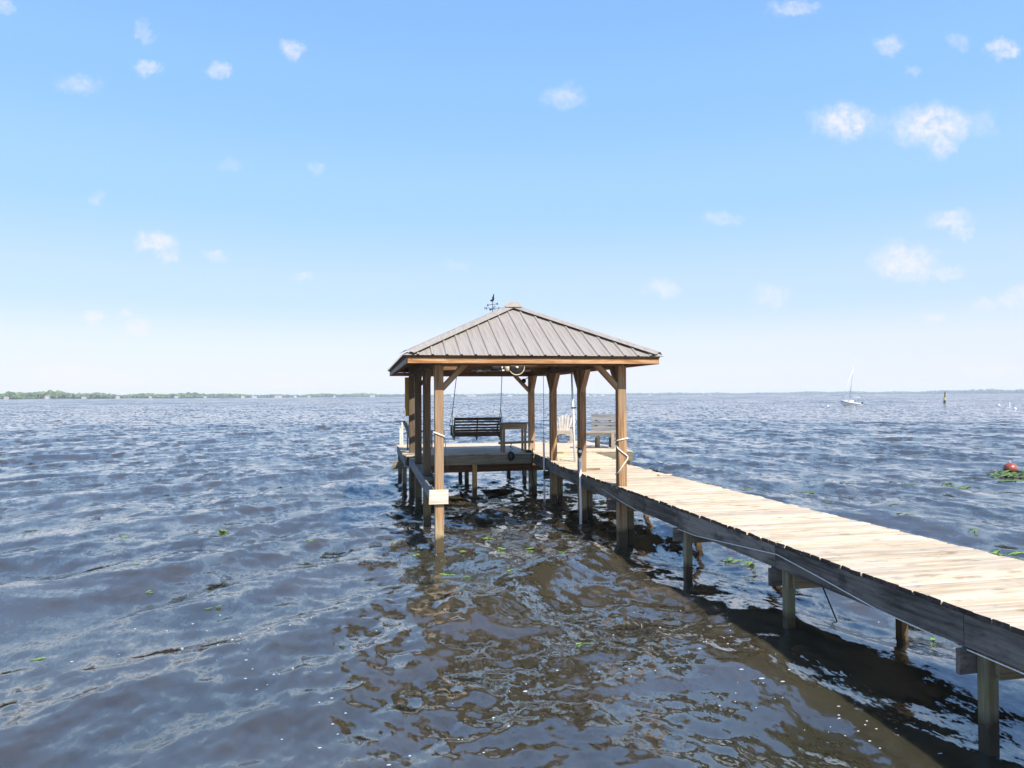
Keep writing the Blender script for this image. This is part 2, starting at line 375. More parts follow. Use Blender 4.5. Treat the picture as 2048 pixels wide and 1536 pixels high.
def build_water():
    rs = [.35]
    while rs[-1] < 3.2: rs.append(rs[-1]*1.06)
    while rs[-1] < 75: rs.append(rs[-1]*1.0047)
    while rs[-1] < 9000: rs.append(rs[-1]*1.0135)
    rs = np.array(rs); dr = np.gradient(rs)
    fine = np.arange(-43, 43, .115); coarse = np.arange(43, 317, 1.25)
    az = np.radians(np.concatenate([fine, coarse]))+HEAD; da = np.radians(np.concatenate([np.full(len(fine), .115), np.full(len(coarse), 1.25)]))
    nr, na = len(rs), len(az)
    Rg, Ag = np.meshgrid(rs, az, indexing='ij')
    ds = np.maximum(dr[:, None]+0*Ag, rs[:, None]*da[None, :])
    X = Rg*np.sin(Ag); Y = Rg*np.cos(Ag)
    H, DX, DY, lost = waves(X, Y, ds)
    co = np.stack([X+DX, Y+DY, H], -1).reshape(-1, 3).astype(np.float32)
    co = np.vstack([co, [[0, 0, 0]]]).astype(np.float32)
    idx = np.arange(nr*na).reshape(nr, na); nx = np.roll(idx, -1, axis=1)
    quads = np.stack([idx[:-1], nx[:-1], nx[1:], idx[1:]], -1).reshape(-1, 4)
    tris = np.stack([np.full(na, nr*na), nx[0], idx[0]], -1)
    me = bpy.data.meshes.new('water')
    nq, nt_ = len(quads), len(tris)
    me.vertices.add(len(co)); me.vertices.foreach_set('co', co.ravel())
    me.loops.add(nq*4+nt_*3); me.loops.foreach_set('vertex_index', np.concatenate([quads[:, ::-1].ravel(), tris[:, ::-1].ravel()]).astype(np.int32))
    me.polygons.add(nq+nt_)
    me.polygons.foreach_set('loop_start', np.concatenate([np.arange(nq)*4, nq*4+np.arange(nt_)*3]).astype(np.int32))
    me.update(calc_edges=True)
    me.polygons.foreach_set('use_smooth', np.ones(nq+nt_, dtype=bool))
    at = me.attributes.new('chop', 'FLOAT', 'POINT'); at.data.foreach_set('value', np.append(lost.ravel(), 0).astype(np.float32))
    o = struct(link('water', me))
    m, nt, N, L, B = newmat('river_water')
    ge = N.new('ShaderNodeNewGeometry'); at = N.new('ShaderNodeAttribute'); at.attribute_name = 'chop'
    def noise(scale, rot, detail, rough):
        mp = N.new('ShaderNodeMapping'); mp.inputs['Scale'].default_value = scale; mp.inputs['Rotation'].default_value = (0, 0, rot); L.new(ge.outputs['Position'], mp.inputs['Vector'])
        n = N.new('ShaderNodeTexNoise'); n.inputs['Scale'].default_value = 1; n.inputs['Detail'].default_value = detail; n.inputs['Roughness'].default_value = rough; L.new(mp.outputs[0], n.inputs['Vector']); return n.outputs['Color']
    def vmath(op, a, b=None, s=None):
        n = N.new('ShaderNodeVectorMath'); n.operation = op; L.new(a, n.inputs[0])
        if b is not None:
            if isinstance(b, tuple): n.inputs[1].default_value = b
            else: L.new(b, n.inputs[1])
        if s is not None:
            if isinstance(s, float): n.inputs['Scale'].default_value = s
            else: L.new(s, n.inputs['Scale'])
        return n.outputs[0]
    h = (.5, .5, .5)
    fine = vmath('SCALE', vmath('MULTIPLY', vmath('SUBTRACT', noise((30, 15, 20), .6, 4, .7), h), (1, 1, 0)), s=.30)
    mid = vmath('SCALE', vmath('MULTIPLY', vmath('SUBTRACT', noise((11, 4.5, 8), .75, 4, .65), h), (1, 1, 0)), s=.22)
    fine = vmath('ADD', fine, mid)
    big = vmath('MULTIPLY', vmath('SUBTRACT', noise((2.2, 1.3, 1), .7, 4, .65), h), (1, 1, 0))
    mm = N.new('ShaderNodeMath'); mm.operation = 'MULTIPLY'; L.new(at.outputs['Fac'], mm.inputs[0]); mm.inputs[1].default_value = 15.0
    big = vmath('SCALE', big, s=mm.outputs[0])
    nn = vmath('NORMALIZE', vmath('ADD', ge.outputs['Normal'], vmath('ADD', fine, big)))
    L.new(nn, B.inputs['Normal'])
    n3 = N.new('ShaderNodeTexNoise'); n3.inputs['Scale'].default_value = .35; n3.inputs['Detail'].default_value = 3; L.new(ge.outputs['Position'], n3.inputs['Vector'])
    cr = N.new('ShaderNodeValToRGB'); L.new(n3.outputs['Fac'], cr.inputs[0])
    e = cr.color_ramp.elements; e[0].position = .35; e[0].color = (.040, .037, .022, 1); e[1].position = .65; e[1].color = (.060, .051, .032, 1)
    L.new(cr.outputs[0], B.inputs['Base Color'])
    B.inputs['Roughness'].default_value = .04; B.inputs['IOR'].default_value = 2.2; B.inputs['Subsurface Weight'].default_value = 1.0; B.inputs['Subsurface Radius'].default_value = (1.0, .85, .45); B.inputs['Subsurface Scale'].default_value = .6
    me.materials.append(m)
build_water()
def water_z(x, y):
    H, _, _, _ = waves(np.array([x]), np.array([y]), np.array([.05])); return float(H[0])

# ------------------------------------------------------------------ the pier
POST_Y = [11.89, 14.20, 16.47, 18.72]; XL, XR = 1.21, 4.362
Z_PLAT = 1.09; PY0, PY1, PX0, PX1 = 17.92, 22.25, 0.98, 6.9
def deck_z(y): 
    t = min(1, max(0, (y-14.8)/3.2)); return .985+.092*t*t*(3-2*t)
pier = thing('wooden_pier', 'long sun-bleached plank pier on square piles leading out to a wider end platform', 'pier', (5.0, 10, 0))
i = 0; y = .35
while y < PY0-.16:
    z = deck_z(y)-.019
    x1 = 5.78+.22*max(0, (14.5-y)/10)+random.uniform(-.02, .03)
    x0 = 4.246+random.uniform(-.012, .012)
    if any(abs(y-p) < .155 for p in POST_Y[:3]): x0 = 4.435
    if random.random() < .05: x1 += random.uniform(.03, .07)
    o = timber('deck_board', (x0, y, z+random.uniform(-.003, .004)), (x1, y+random.uniform(-.006, .006), z+random.uniform(-.003, .004)), .1435, .038, (M_DECK, M_END), pier, rag=.010, variant=i)
    y += .1462+random.uniform(0, .002); i += 1
y = PY0+.07
while y < PY1-.05:
    xm = random.choice((2.9, 3.6, 4.3, 4.9)); z = Z_PLAT-.019
    xa = PX0+random.uniform(-.02, .02); xb = PX1+random.uniform(-.03, .03)
    for (a, b) in ((xa, xm-.003), (xm+.003, xb)):
        timber('deck_board', (a, y, z), (b, y, z), .139, .038, (M_DECK, M_END), pier, rag=.01, variant=i); i += 1
    y += .146
# stringers under the walkway, in lengths, with a plank joint at every second bent
BENTS = [2.0, 4.41, 6.88, 9.29, 11.70, 14.02, 16.3]
cuts = [.3, 4.5, 6.95, 9.35, 11.75, 14.1, 17.9]
for x in (4.269, 5.03, 5.72):
    for a, b in zip(cuts[:-1], cuts[1:]):
        za, zb = deck_z(a)-.04-.118, deck_z(b)-.04-.118
        timber('stringer', (x, a+.003, za), (x, b-.003, zb), .038, .235, M_STRG if b < 12 else M_PLAT if x > 4.4 else M_STRG, pier)
for yb in BENTS:
    zc = deck_z(yb)-.04-.235-.095
    left_y = yb if yb < 11 else yb+.02
    if yb < 11.5:
        timber('pile', (4.36, yb, -1.6), (4.36, yb, zc+.09), .10, .10, M_PILE, pier, up=(0, 1, 0), ch=.01, variant=int(yb*10))
    else:
        timber('pile', (4.56, yb+.32, -1.6), (4.56, yb+.32, zc+.09), .115, .115, M_PILE, pier, up=(0, 1, 0), ch=.012, variant=int(yb*10))
    timber('pile', (5.63, yb-.1, -1.6), (5.63, yb-.1, zc+.09), .095, .095, M_PILEO, pier, up=(0, 1, 0), ch=.012, variant=int(yb*10)+1)
    dy = .072 if yb < 11.5 else .40
    timber('cross_beam', (4.18, yb+dy, zc), (5.75, yb+dy, zc), .04, .185, M_STRG, pier, variant=1)
    timber('cross_beam', (4.37 if yb < 11.5 else 4.44, yb-.072+(.32 if yb > 11.5 else 0), zc-.003), (5.75, yb-.072+(.32 if yb > 11.5 else 0), zc-.003), .04, .185, M_PLAT, pier, variant=2)
# platform frame
for (a, b) in (((1.29, PY0-.018), (4.27, PY0-.018)), ((5.86, PY0-.018), (PX1-.02, PY0-.018))):
    timber('rim_board', (a[0], a[1], Z_PLAT-.04-.115), (b[0], b[1], Z_PLAT-.04-.115), .038, .22, M_PLAT, pier)
timber('rim_board', (PX0+.03, PY0, Z_PLAT-.155), (PX0+.03, PY1-.05, Z_PLAT-.155), .038, .22, M_GREYW, pier)
timber('rim_board', (PX1-.03, PY0+.02, Z_PLAT-.155), (PX1-.03, PY1-.05, Z_PLAT-.155), .038, .22, M_PLAT, pier)
timber('rim_board', (PX0+.06, PY1-.06, Z_PLAT-.155), (PX1-.06, PY1-.06, Z_PLAT-.155), .038, .22, M_PLAT, pier)
for yy in (18.25, 19.6, 20.9):
    timber('joist', (PX0+.06, yy, Z_PLAT-.13), (PX1-.06, yy, Z_PLAT-.13), .04, .17, M_PLAT, pier)
timber('cross_beam', (1.3, PY0+.16, Z_PLAT-.37), (4.9, PY0+.16, Z_PLAT-.37), .04, .19, M_BEAM, pier, variant=3)
timber('cross_beam', (PX0+.02, 21.95, Z_PLAT-.36), (PX1-.02, 21.95, Z_PLAT-.36), .04, .185, M_PLAT, pier, variant=4)
for (x, yy) in ((2.72, PY0+.06), (1.06, 19.4), (1.06, 21.8), (2.9, 23.2-1.1), (2.86, 20.4), (4.4, 22.05), (4.58, 20.6), (5.9, 22.05), (6.82, 21.8), (6.80, 18.05)):
    timber('pile', (x, yy, -1.6), (x, yy, Z_PLAT-.27), .115, .115, M_PILEO if x > 6.5 or x == 2.72 else M_PILE, pier, up=(0, 1, 0), ch=.01, variant=int(x*10+yy))
timber('cross_beam', (.74, 19.32, Z_PLAT-.36), (4.9, 19.32, Z_PLAT-.36), .045, .185, (M_PLAT, M_PALE), pier, variant=5)
timber('pile', (4.30, PY0+.3, -1.6), (4.30, PY0+.3, Z_PLAT-.27), .14, .14, M_PILE, pier, up=(0, 1, 0), ch=.01)

# ------------------------------------------------------------------ narrow catwalk along the slip
cw = thing('catwalk', 'narrow grey beam catwalk tying the outer roof posts over the water', 'catwalk', (1.2, 15, 0))
timber('side_board', (1.105, 11.83, .895), (1.105, PY0-.04, .955), .038, .225, M_GREYW, cw)
timber('side_board', (1.315, 11.83, .895), (1.315, PY0-.04, .955), .038, .225, M_PLAT, cw)
timber('end_block', (1.035, 11.79, .90), (1.345, 11.79, .90), .05, .235, M_PALE, cw, rag=.012)
for a, b, z in ((12.15, 13.4, .85), (13.5, 14.10, .96), (14.31, 15.4, .985), (15.42, 16.37, .995), (16.58, 17.86, 1.01)):
    timber('plank', (1.21, a, z), (1.21, b, z+.008), .16, .036, M_PLAT, cw)
timber('cleat_board', (.93, 17.2, .90), (1.42, 15.6, .93), .05, .035, M_PLAT, cw)

# ------------------------------------------------------------------ the roofed boathouse
bh = thing('boathouse', 'open timber boathouse with a hipped metal roof over the boat slip', 'boathouse', (2.78, 15.3, 0))
EX0, EX1, EY0, EY1 = .68, 4.885, 11.48, 18.80; Z_E = 3.225
hw = (EX1-EX0)/2; CX = (EX0+EX1)/2; PITCH = math.atan(1.03/hw); Z_R = Z_E+1.03
for j, yp in enumerate(POST_Y):
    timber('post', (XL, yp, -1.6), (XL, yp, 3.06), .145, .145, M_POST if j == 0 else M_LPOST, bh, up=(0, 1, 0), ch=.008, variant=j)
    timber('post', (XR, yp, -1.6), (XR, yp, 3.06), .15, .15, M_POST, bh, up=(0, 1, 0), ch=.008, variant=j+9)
for x in (XL, XR):
    for dx in (-.055, .055):
        timber('beam', (x+dx, 11.62, 3.155), (x+dx, 18.98-.3, 3.155), .038, .22, M_BEAM, bh, variant=int(dx > 0))
for yp in (POST_Y[0], POST_Y[3]):
    for dy in (-.055, .055):
        timber('beam', (XL+.08, yp+dy, 3.15), (XR-.08, yp+dy, 3.15), .038, .20, M_BEAM, bh, variant=3+int(dy > 0))
for yp in POST_Y[1:3]:
    timber('tie_beam', (XL+.08, yp, 3.20), (XR-.08, yp, 3.20), .04, .14, M_BEAM, bh, variant=6)
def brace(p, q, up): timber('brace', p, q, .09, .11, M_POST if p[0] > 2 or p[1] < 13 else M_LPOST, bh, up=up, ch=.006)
for j, yp in enumerate(POST_Y):
    for x, s in ((XL, 1), (XR, -1)):
        if j in (0, 3): brace((x+s*.05, yp, 2.66), (x+s*.47, yp, 3.10), (0, 1, 0))
        if j > 0: brace((x, yp-.05, 2.64), (x, yp-.45, 3.09), (1, 0, 0))
        if j < 3: brace((x, yp+.05, 2.64), (x, yp+.45, 3.09), (1, 0, 0))
# fascia: an upper board and a proud lower board on every side
zb = Z_E-.165
def fascia(p, q, n, mlo, mhi):
    n = Vector(n); p = Vector(p); q = Vector(q)
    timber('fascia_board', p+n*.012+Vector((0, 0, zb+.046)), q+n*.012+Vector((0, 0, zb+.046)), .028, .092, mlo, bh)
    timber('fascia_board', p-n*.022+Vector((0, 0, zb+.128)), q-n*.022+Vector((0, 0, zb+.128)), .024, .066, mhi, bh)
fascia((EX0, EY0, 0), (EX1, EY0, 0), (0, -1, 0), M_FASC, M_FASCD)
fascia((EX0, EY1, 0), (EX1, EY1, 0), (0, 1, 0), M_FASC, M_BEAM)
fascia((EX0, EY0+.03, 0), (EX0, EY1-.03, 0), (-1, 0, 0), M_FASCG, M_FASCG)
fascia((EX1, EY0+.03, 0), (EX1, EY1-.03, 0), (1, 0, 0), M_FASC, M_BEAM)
# rafters
tanp = math.tan(PITCH)
def zr(d): return Z_E-.075+d*tanp
k = EX0+.35
while k < EX1-.2:
    d = min(k-EX0, EX1-k)
    for y0, s in ((EY0, 1), (EY1, -1)):
        timber('rafter', (k, y0+s*.03, zr(.03)), (k, y0+s*(d-.02), zr(d-.02)), .038, .13, M_BEAM, bh)
    k += .5
k = EY0+.5
while k < EY1-.3:
    d = min(k-EY0, EY1-k, hw)
    for x0, s in ((EX0, 1), (EX1, -1)):
        timber('rafter', (x0+s*.03, k, zr(.03)), (x0+s*(d-.02), k, zr(d-.02)), .038, .13, M_BEAM, bh)
    k += .58
AP0, AP1 = Vector((CX, EY0+hw, Z_R)), Vector((CX, EY1-hw, Z_R))
timber('ridge_beam', AP0-Vector((0, 0, .12)), AP1-Vector((0, 0, .12)), .04, .18, M_BEAM, bh)
for a, b in (((EX0, EY0), AP0), ((EX1, EY0), AP0), ((EX0, EY1), AP1), ((EX1, EY1), AP1)):
    timber('hip_rafter', (a[0], a[1], Z_E-.09), b-Vector((0, 0, .11)), .04, .14, M_BEAM, bh)
# metal sheets: one sheet per rib spacing on each slope
def slab_mesh(poly, n, t):
    m_ = len(poly); V = [p+n*t for p in poly]+[p for p in poly]
    return V, [tuple(range(m_)), tuple(range(2*m_-1, m_-1, -1))]+[((i+1) % m_, i, i+m_, (i+1) % m_+m_) for i in range(m_)]
roofV, roofF = [], []
OH = .075
B0 = [Vector((EX0-OH, EY0-OH, Z_E-OH*tanp)), Vector((EX1+OH, EY0-OH, Z_E-OH*tanp)), Vector((EX1+OH, EY1+OH, Z_E-OH*tanp)), Vector((EX0-OH, EY1+OH, Z_E-OH*tanp))]
slopes = [(B0[0], B0[1], AP0, AP0), (B0[1], B0[2], AP0, AP1), (B0[2], B0[3], AP1, AP1), (B0[3], B0[0], AP1, AP0)]
ul = []
for (a, b, c, d_) in slopes:
    i0 = len(roofV); s_ = Vector((0, 0, .028))
    pts = [a.lerp((a+b+c+d_)/4, .03)-s_, b.lerp((a+b+c+d_)/4, .03)-s_, c-s_, d_-s_] if c != d_ else [a.lerp((a+b+c)/3, .03)-s_, b.lerp((a+b+c)/3, .03)-s_, c-s_]
    roofV += pts; roofF.append(tuple(range(i0, i0+len(pts))))
me = mesh(roofV, roofF)
roof = link('roof', me, T((0, 0, 0)), bh, (M_BEAM,))
mod = roof.modifiers.new('t', 'SOLIDIFY'); mod.thickness = .012; mod.offset = -1
RIB = .2286
for (a, b, c, d_) in slopes:
    ex = (b-a).normalized(); Wd = (b-a).length
    mid = (c+d_)/2; ey = (mid-a)-ex*(mid-a).dot(ex); Vh = ey.length; ey.normalize(); n = ex.cross(ey)
    if n.z < 0: n = -n
    uc, ud = (c-a).dot(ex), (d_-a).dot(ex)
    def vmax(u):
        if u <= ud: return Vh*u/ud
        if u >= uc: return Vh*(Wd-u)/(Wd-uc)
        return Vh
    nrib = int(Wd/RIB); off = (Wd-nrib*RIB)/2
    us = [0]+[off+RIB*k for k in range(nrib+1)]+[Wd]
    for u0, u1 in zip(us[:-1], us[1:]):
        if u1-u0 < .02: continue
        brk = sorted({u0, u1, *[x for x in (ud, uc) if u0+1e-4 < x < u1-1e-4]})
        def P(u, v, h): return Vector((u-(u0+u1)/2, v, h))
        top = [(u, vmax(u)-.02 if vmax(u) > .03 else vmax(u)) for u in reversed(brk)]
        outl = [(u0, 0), (u1, 0)]+[q for q in top if q[1] > .001]
        V = [P(u, v, 0) for u, v in outl]; m_ = len(V); Fc = [tuple(range(m_))]
        V += [P(u, v, -.003) for u, v in outl]; Fc.append(tuple(range(2*m_-1, m_-1, -1))); Fc += [((i+1) % m_, i, i+m_, (i+1) % m_+m_) for i in range(m_)]
        v1 = vmax(u1)-.03
        if u1 < Wd-.01 and v1 > .06:        # the raised rib on the sheet's edge, open at the eave
            i0 = len(V)
            for v in (-.006, v1):
                for du, h in ((-.026, .0015), (-.012, .021), (.012, .021), (.026, .0015)):
                    V.append(P(u1+du, v, h))
            Fc += [(i0, i0+1, i0+5, i0+4), (i0+1, i0+2, i0+6, i0+5), (i0+2, i0+3, i0+7, i0+6)]
        for q in (1/3, 2/3):               # two low stiffening ridges
            uq = u0+(u1-u0)*q; vq = vmax(uq)-.04
            if vq > .1:
                i0 = len(V)
                for v in (0, vq):
                    for du, h in ((-.012, .001), (0, .0045), (.012, .001)): V.append(P(uq+du, v, h))
                Fc += [(i0, i0+1, i0+4, i0+3), (i0+1, i0+2, i0+5, i0+4)]
        o0 = a+ex*((u0+u1)/2)
        M = Matrix((ex, ey, n)).transposed().to_4x4(); M.translation = o0
        me = mesh(V, Fc)
        link('roof_sheet', me, M, roof, (M_ROOF,))
def cap(name, p, q, w, lift, drop):
    p = Vector(p); q = Vector(q); t = (q-p).normalized(); side = t.cross(Vector((0, 0, 1))).normalized()
    up = side.cross(t); 
    if up.z < 0: up = -up
    V = []
    for e in (p, q):
        for s_, h in ((-w, -drop), (-.03, lift), (.03, lift), (w, -drop)): V.append(e+side*s_+up*h-p)
    V2 = V+[v-up*.003 for v in V]
    Fc = [(0, 1, 5, 4), (1, 2, 6, 5), (2, 3, 7, 6), (12, 13, 9, 8), (13, 14, 10, 9), (14, 15, 11, 10), (0, 8, 9, 1), (1, 9, 10, 2), (2, 10, 11, 3), (4, 5, 13, 12), (5, 6, 14, 13), (6, 7, 15, 14), (0, 4, 12, 8), (3, 11, 15, 7)]
    return link(name, mesh(V2, Fc), T(p), roof, (M_ROOF,))
for a, b in ((B0[0], AP0), (B0[1], AP0), (B0[2], AP1), (B0[3], AP1)):
    cap('hip_cap', a.lerp(b, .028)+Vector((0, 0, .02)), b+Vector((0, 0, .02)), .15, .028, .018)
V = [Vector(v) for v in ((-.115, -.13, .06), (.115, -.13, .06), (.17, -.26, -.05), (-.17, -.26, -.05))]
V = V+[v-Vector((0, -.002, .004)) for v in V]
link('ridge_end', mesh(V, [(0, 3, 2, 1), (4, 5, 6, 7), (0, 1, 5, 4), (1, 2, 6, 5), (2, 3, 7, 6), (3, 0, 4, 7)]), T(AP0+Vector((0, .02, .012))), roof, (M_ROOF,))
cap('ridge_cap', AP0+Vector((0, -.12, .045)), AP1+Vector((0, .12, .045)), .16, .022, .065)

# ------------------------------------------------------------------ weathervane
wv = thing('weathervane', 'small dark weathervane with compass letters on the far end of the roof ridge', 'weathervane', (2.935, 16.5, Z_R+.06))
tube('mast', [(0, 0, -.02), (0, 0, .52)], .008, M_DARK, wv, 6, True)
LET = {'N': [((-1, -1), (-1, 1)), ((-1, 1), (1, -1)), ((1, -1), (1, 1))], 'S': [((1, 1), (-1, 1)), ((-1, 1), (-1, 0)), ((-1, 0), (1, 0)), ((1, 0), (1, -1)), ((1, -1), (-1, -1))],
       'E': [((-1, -1), (-1, 1)), ((-1, 1), (1, 1)), ((-1, 0), (.6, 0)), ((-1, -1), (1, -1))], 'W': [((-1, 1), (-.5, -1)), ((-.5, -1), (0, .6)), ((0, .6), (.5, -1)), ((.5, -1), (1, 1))]}
for ang, ch_ in ((R_(188), 'N'), (R_(8), 'S'), (R_(98), 'W'), (R_(278), 'E')):
    e = Vector((math.cos(ang), math.sin(ang), 0)); zc = .25
    arm = tube('compass_arm', [(0, 0, zc), e*.06+Vector((0, 0, zc-.02)), e*.10+Vector((0, 0, zc+.02)), e*.14+Vector((0, 0, zc))], .006, M_DARK, wv, 5, True)
    V = []; Fc = []
    ax = Vector((math.cos(R_(8)), math.sin(R_(8)), 0))
    for (p, q) in LET[ch_]:
        v_, f_ = tube_mesh([ax*p[0]*.022+Vector((0, 0, p[1]*.03)), ax*q[0]*.022+Vector((0, 0, q[1]*.03))], .006, 4)
        b0 = len(V); V += v_; Fc += [tuple(i+b0 for i in f) for f in f_]
    link('letter', mesh(V, Fc), LM(wv, T(e*.165+Vector((0, 0, zc)))), arm, (M_DARK,))
vx = Vector((.55, -.83, 0))
tube('vane_rod', [vx*-.16+Vector((0, 0, .345)), vx*.16+Vector((0, 0, .345))], .006, M_DARK, wv, 5, True)
for s_ in (-1, 1): lathe('ball', [(.004, -.022), (.018, -.013), (.022, 0), (.018, .013), (.004, .022)], T(vx*.16*s_+Vector((0, 0, .345))), M_DARK, wv, 8, True)
an = math.atan2(vx.y, vx.x)
plate('bird', [(-.085, .02), (-.05, .045), (-.02, .04), (.0, .08), (.02, .13), (.035, .165), (.06, .16), (.05, .14), (.05, .10), (.06, .05), (.04, .01), (.01, -.015), (-.03, -.005)], .008, T((0, 0, .42)) @ Rz(an), M_DARK, wv, True)

# ------------------------------------------------------------------ boat lift in the roof
bl = thing('boat_lift_winch', 'dark electric boat lift winch with belt wheel hung under the front of the roof', 'winch', (2.9, 14.9, 2.95))
timber('carrier_beam', (-.75, 0, .21), (.62, 0, .21), .09, .09, M_BEAM, bl, local=True)
tube('drive_shaft', [(-.7, -.02, .12), (.55, -.02, .12)], .018, M_STEEL, bl, 8, True)
RX = Matrix.Rotation(math.pi/2, 4, 'X')
lathe('belt_wheel', [(.03, -.03), (.13, -.03), (.15, -.015), (.15, .015), (.13, .03), (.03, .03)], T((.24, -.08, .19)) @ RX, M_BLACK, bl, 20, True)
lathe('wheel_hub', [(.012, -.03), (.03, -.02), (.03, .02)], T((.24, -.12, .19)) @ RX, M_WHITE, bl, 10, True)
tube('belt_guard', [(.24+.165*math.cos(t), -.1, .19+.165*math.sin(t)) for t in np.linspace(-2.6, .6, 14)], .011, M_PALE, bl, 6, True)
lathe('motor', [(.04, -.11), (.075, -.10), (.08, -.05), (.08, .07), (.06, .10), (.02, .11)], T((-.20, -.02, .19)) @ Matrix.Rotation(math.pi/2, 4, 'Y'), M_DARK, bl, 14, True)
lathe('motor_cap', [(.03, -.02), (.05, -.012), (.05, .012), (.03, .02)], T((-.07, -.05, .17)) @ Matrix.Rotation(math.pi/2, 4, 'Y'), M_STEEL, bl, 12, True)
lathe('gearbox', [(.03, -.07), (.055, -.05), (.06, .04), (.04, .07)], T((.05, -.04, .17)), M_PALE, bl, 10, True)
lathe('drum', [(.05, -.09), (.05, -.08), (.03, -.075), (.03, .075), (.05, .08), (.05, .09)], T((-.5, -.02, .12)) @ Matrix.Rotation(math.pi/2, 4, 'Y'), M_STEEL, bl, 12, True)

# white guide pipes of the lift, each with its cable up to the roof beam
def guide(x, y, ztop, label, cab=True, r=.024):
    g = thing('guide_pipe', label, 'pipe', (x, y, 0))
    tube('pipe', [(x, y, -1.0), (x+.012, y, .3), (x, y, ztop)], r, M_WHITE, g, 10)
    if cab: tube('cable', [(x, y, ztop-.03), (x+.004, y, 2.1), (x, y, 3.05)], .006, M_DROPE, g, 5)
    lathe('pipe_collar', [(r*.9, -.03), (r+.008, -.025), (r+.008, .025), (r*.9, .03)], T((x, y, ztop-.02)), M_WHITE, g, 10)
    return g
guide(4.215, 16.80, 1.47, 'thin white guide pipe with long cable beside the inner post next to the yellow bucket')
g = guide(4.222, 13.88, 1.28, 'white guide pipe topped by a round dock light on the inner post')
guide(1.47, 13.86, 1.22, 'white guide pipe standing in the water just behind the front outer post')
dl = thing('dock_light', 'small round white dock light in a dark bracket on the inner post', 'lamp', (4.232, 13.93, 1.40))
lathe('bracket', [(.025, -.085), (.045, -.06), (.05, .05), (.035, .085)], T((0, .005, 0)), M_DARK, dl, 12, True)
lathe('lens', [(.008, 0), (.028, .006), (.034, .016), (.034, .03)], T((0, -.06, .025)) @ Matrix.Rotation(-math.pi/2, 4, 'X'), M_WHITE, dl, 14, True)

# tall white pole with a dark clamp and a hanging hose, behind the second inner post
pl = thing('white_pole', 'tall slim white pole clamped upright behind an inner roof post', 'pole', (4.70, 16.0, 1.05))
tube('shaft', [(4.745, 16.0, deck_z(16)), (4.72, 16.0, 2.0), (4.685, 16.0, 3.05)], [.026, .026, .022], M_WHITE, pl, 10)
timber('clamp', (4.66, 15.97, 2.26), (4.78, 15.97, 2.26), .025, .03, M_DARK, pl)
hs = tube('hose', [(4.70+.055+.055*math.cos(t), 15.55+.01*math.sin(3*t), 1.99+.30*math.sin(t)) for t in np.linspace(0, 2*math.pi, 28)], .009, plain('blue_black_hose', (.02, .02, .05), .4), None, 6)
tag(hs, 'dark blue hose looped on a hook behind the second inner post', 'hose')
hk = timber('hook_block', (4.755, 15.4, 2.25), (4.755, 15.6, 2.25), .05, .16, M_DARK, None); tag(hk, 'dark bracket block that carries the looped hose and clamps the white pole', 'bracket')

# ------------------------------------------------------------------ furniture on the platform
def part(name, p, q, w, h, mat, par, **k): return timber(name, p, q, w, h, mat, par, local=True, **k)
sw = thing('porch_swing', 'dark slatted wooden porch swing hanging on chains, its back to the slip', 'swing', (2.98, 19.25, Z_PLAT+.38))
L2 = .62
for k, z in enumerate((.46, .38, .30, .225, .15, .08)):
    part('back_slat', (-L2+.02, -.085-.22*(z-.1), z), (L2-.02, -.085-.22*(z-.1), z), .02, (.075, .05, .05, .05, .06, .07)[k], M_DARKW, sw, up=(0, -.22, 1))
part('seat_board', (-L2+.02, -.07, .04), (L2-.02, -.07, .04), .022, .11, M_DARKW, sw)
for x in (-L2, -.01, L2):
    part('back_upright', (x, -.025, -.11), (x, -.20, .50), .045, .03, M_DARKW, sw, up=(1, 0, 0))
    part('seat_rail', (x, -.08, -.02), (x, .48, .02), .04, .07, M_DARKW, sw)
for k in range(6): part('seat_slat', (-L2, .03+k*.085, .055), (L2, .03+k*.085, .055), .07, .02, M_DARKW, sw)
for s_ in (-1, 1):
    part('armrest', (s_*(L2+.04), -.16, .27), (s_*(L2+.04), .5, .27), .085, .025, M_PLAT, sw)
    part('arm_post', (s_*(L2+.02), .42, .0), (s_*(L2+.02), .42, .26), .04, .06, M_DARKW, sw, up=(0, 1, 0))
    part('arm_bracket', (s_*(L2+.03), -.1, .02), (s_*(L2+.03), -.1, .25), .04, .09, M_PLAT, sw, up=(0, 1, 0))
    top = Vector((s_*(L2-.02), -.5, 1.62)); jn = Vector((s_*(L2+.03), -.02, .72))
    for end in (Vector((s_*(L2+.06), -.15, .28)), Vector((s_*(L2+.06), .44, .28))):
        tube('chain', [jn, end], .008, M_DARK, sw, 5, True)
    tube('chain', [top, top.lerp(jn, .5), jn], .010, M_DARK, sw, 5, True)

tb = thing('side_table', 'plain tan wooden table stand beside the swing against the inner corner post', 'table', (3.79, 18.3, Z_PLAT))
part('table_top', (-.37, 0, .745), (.37, 0, .745), .46, .028, M_GREYW, tb)
for s_ in (-1, 1): part('apron', (-.31, s_*.19, .66), (.31, s_*.19, .66), .022, .13, M_TABLE, tb)
for s_ in (-1, 1): part('apron', (s_*.31, -.17, .66), (s_*.31, .17, .66), .022, .13, M_TABLE, tb)
for x, y_ in ((-.285, -.17), (-.285, .17), (.27, -.17), (.27, .17)): part('leg', (x, y_, 0), (x, y_, .73), .055, .05, M_TABLE, tb, up=(0, 1, 0))
rl = timber('lashed_rail', (3.33, 17.96, 1.345), (4.24, 17.99, 1.365), .05, .06, (M_PLAT, M_PALE), None); tag(rl, 'short grey rail board lashed low across the front of the side table', 'rail')
for x in (3.40, 4.22): 
    pass
def rope(name, pts, r, mat, label, cat='rope', seg=6):
    return tag(tube(name, pts, r, mat, None, seg), label, cat)
rd = random.Random(3)
pts = []
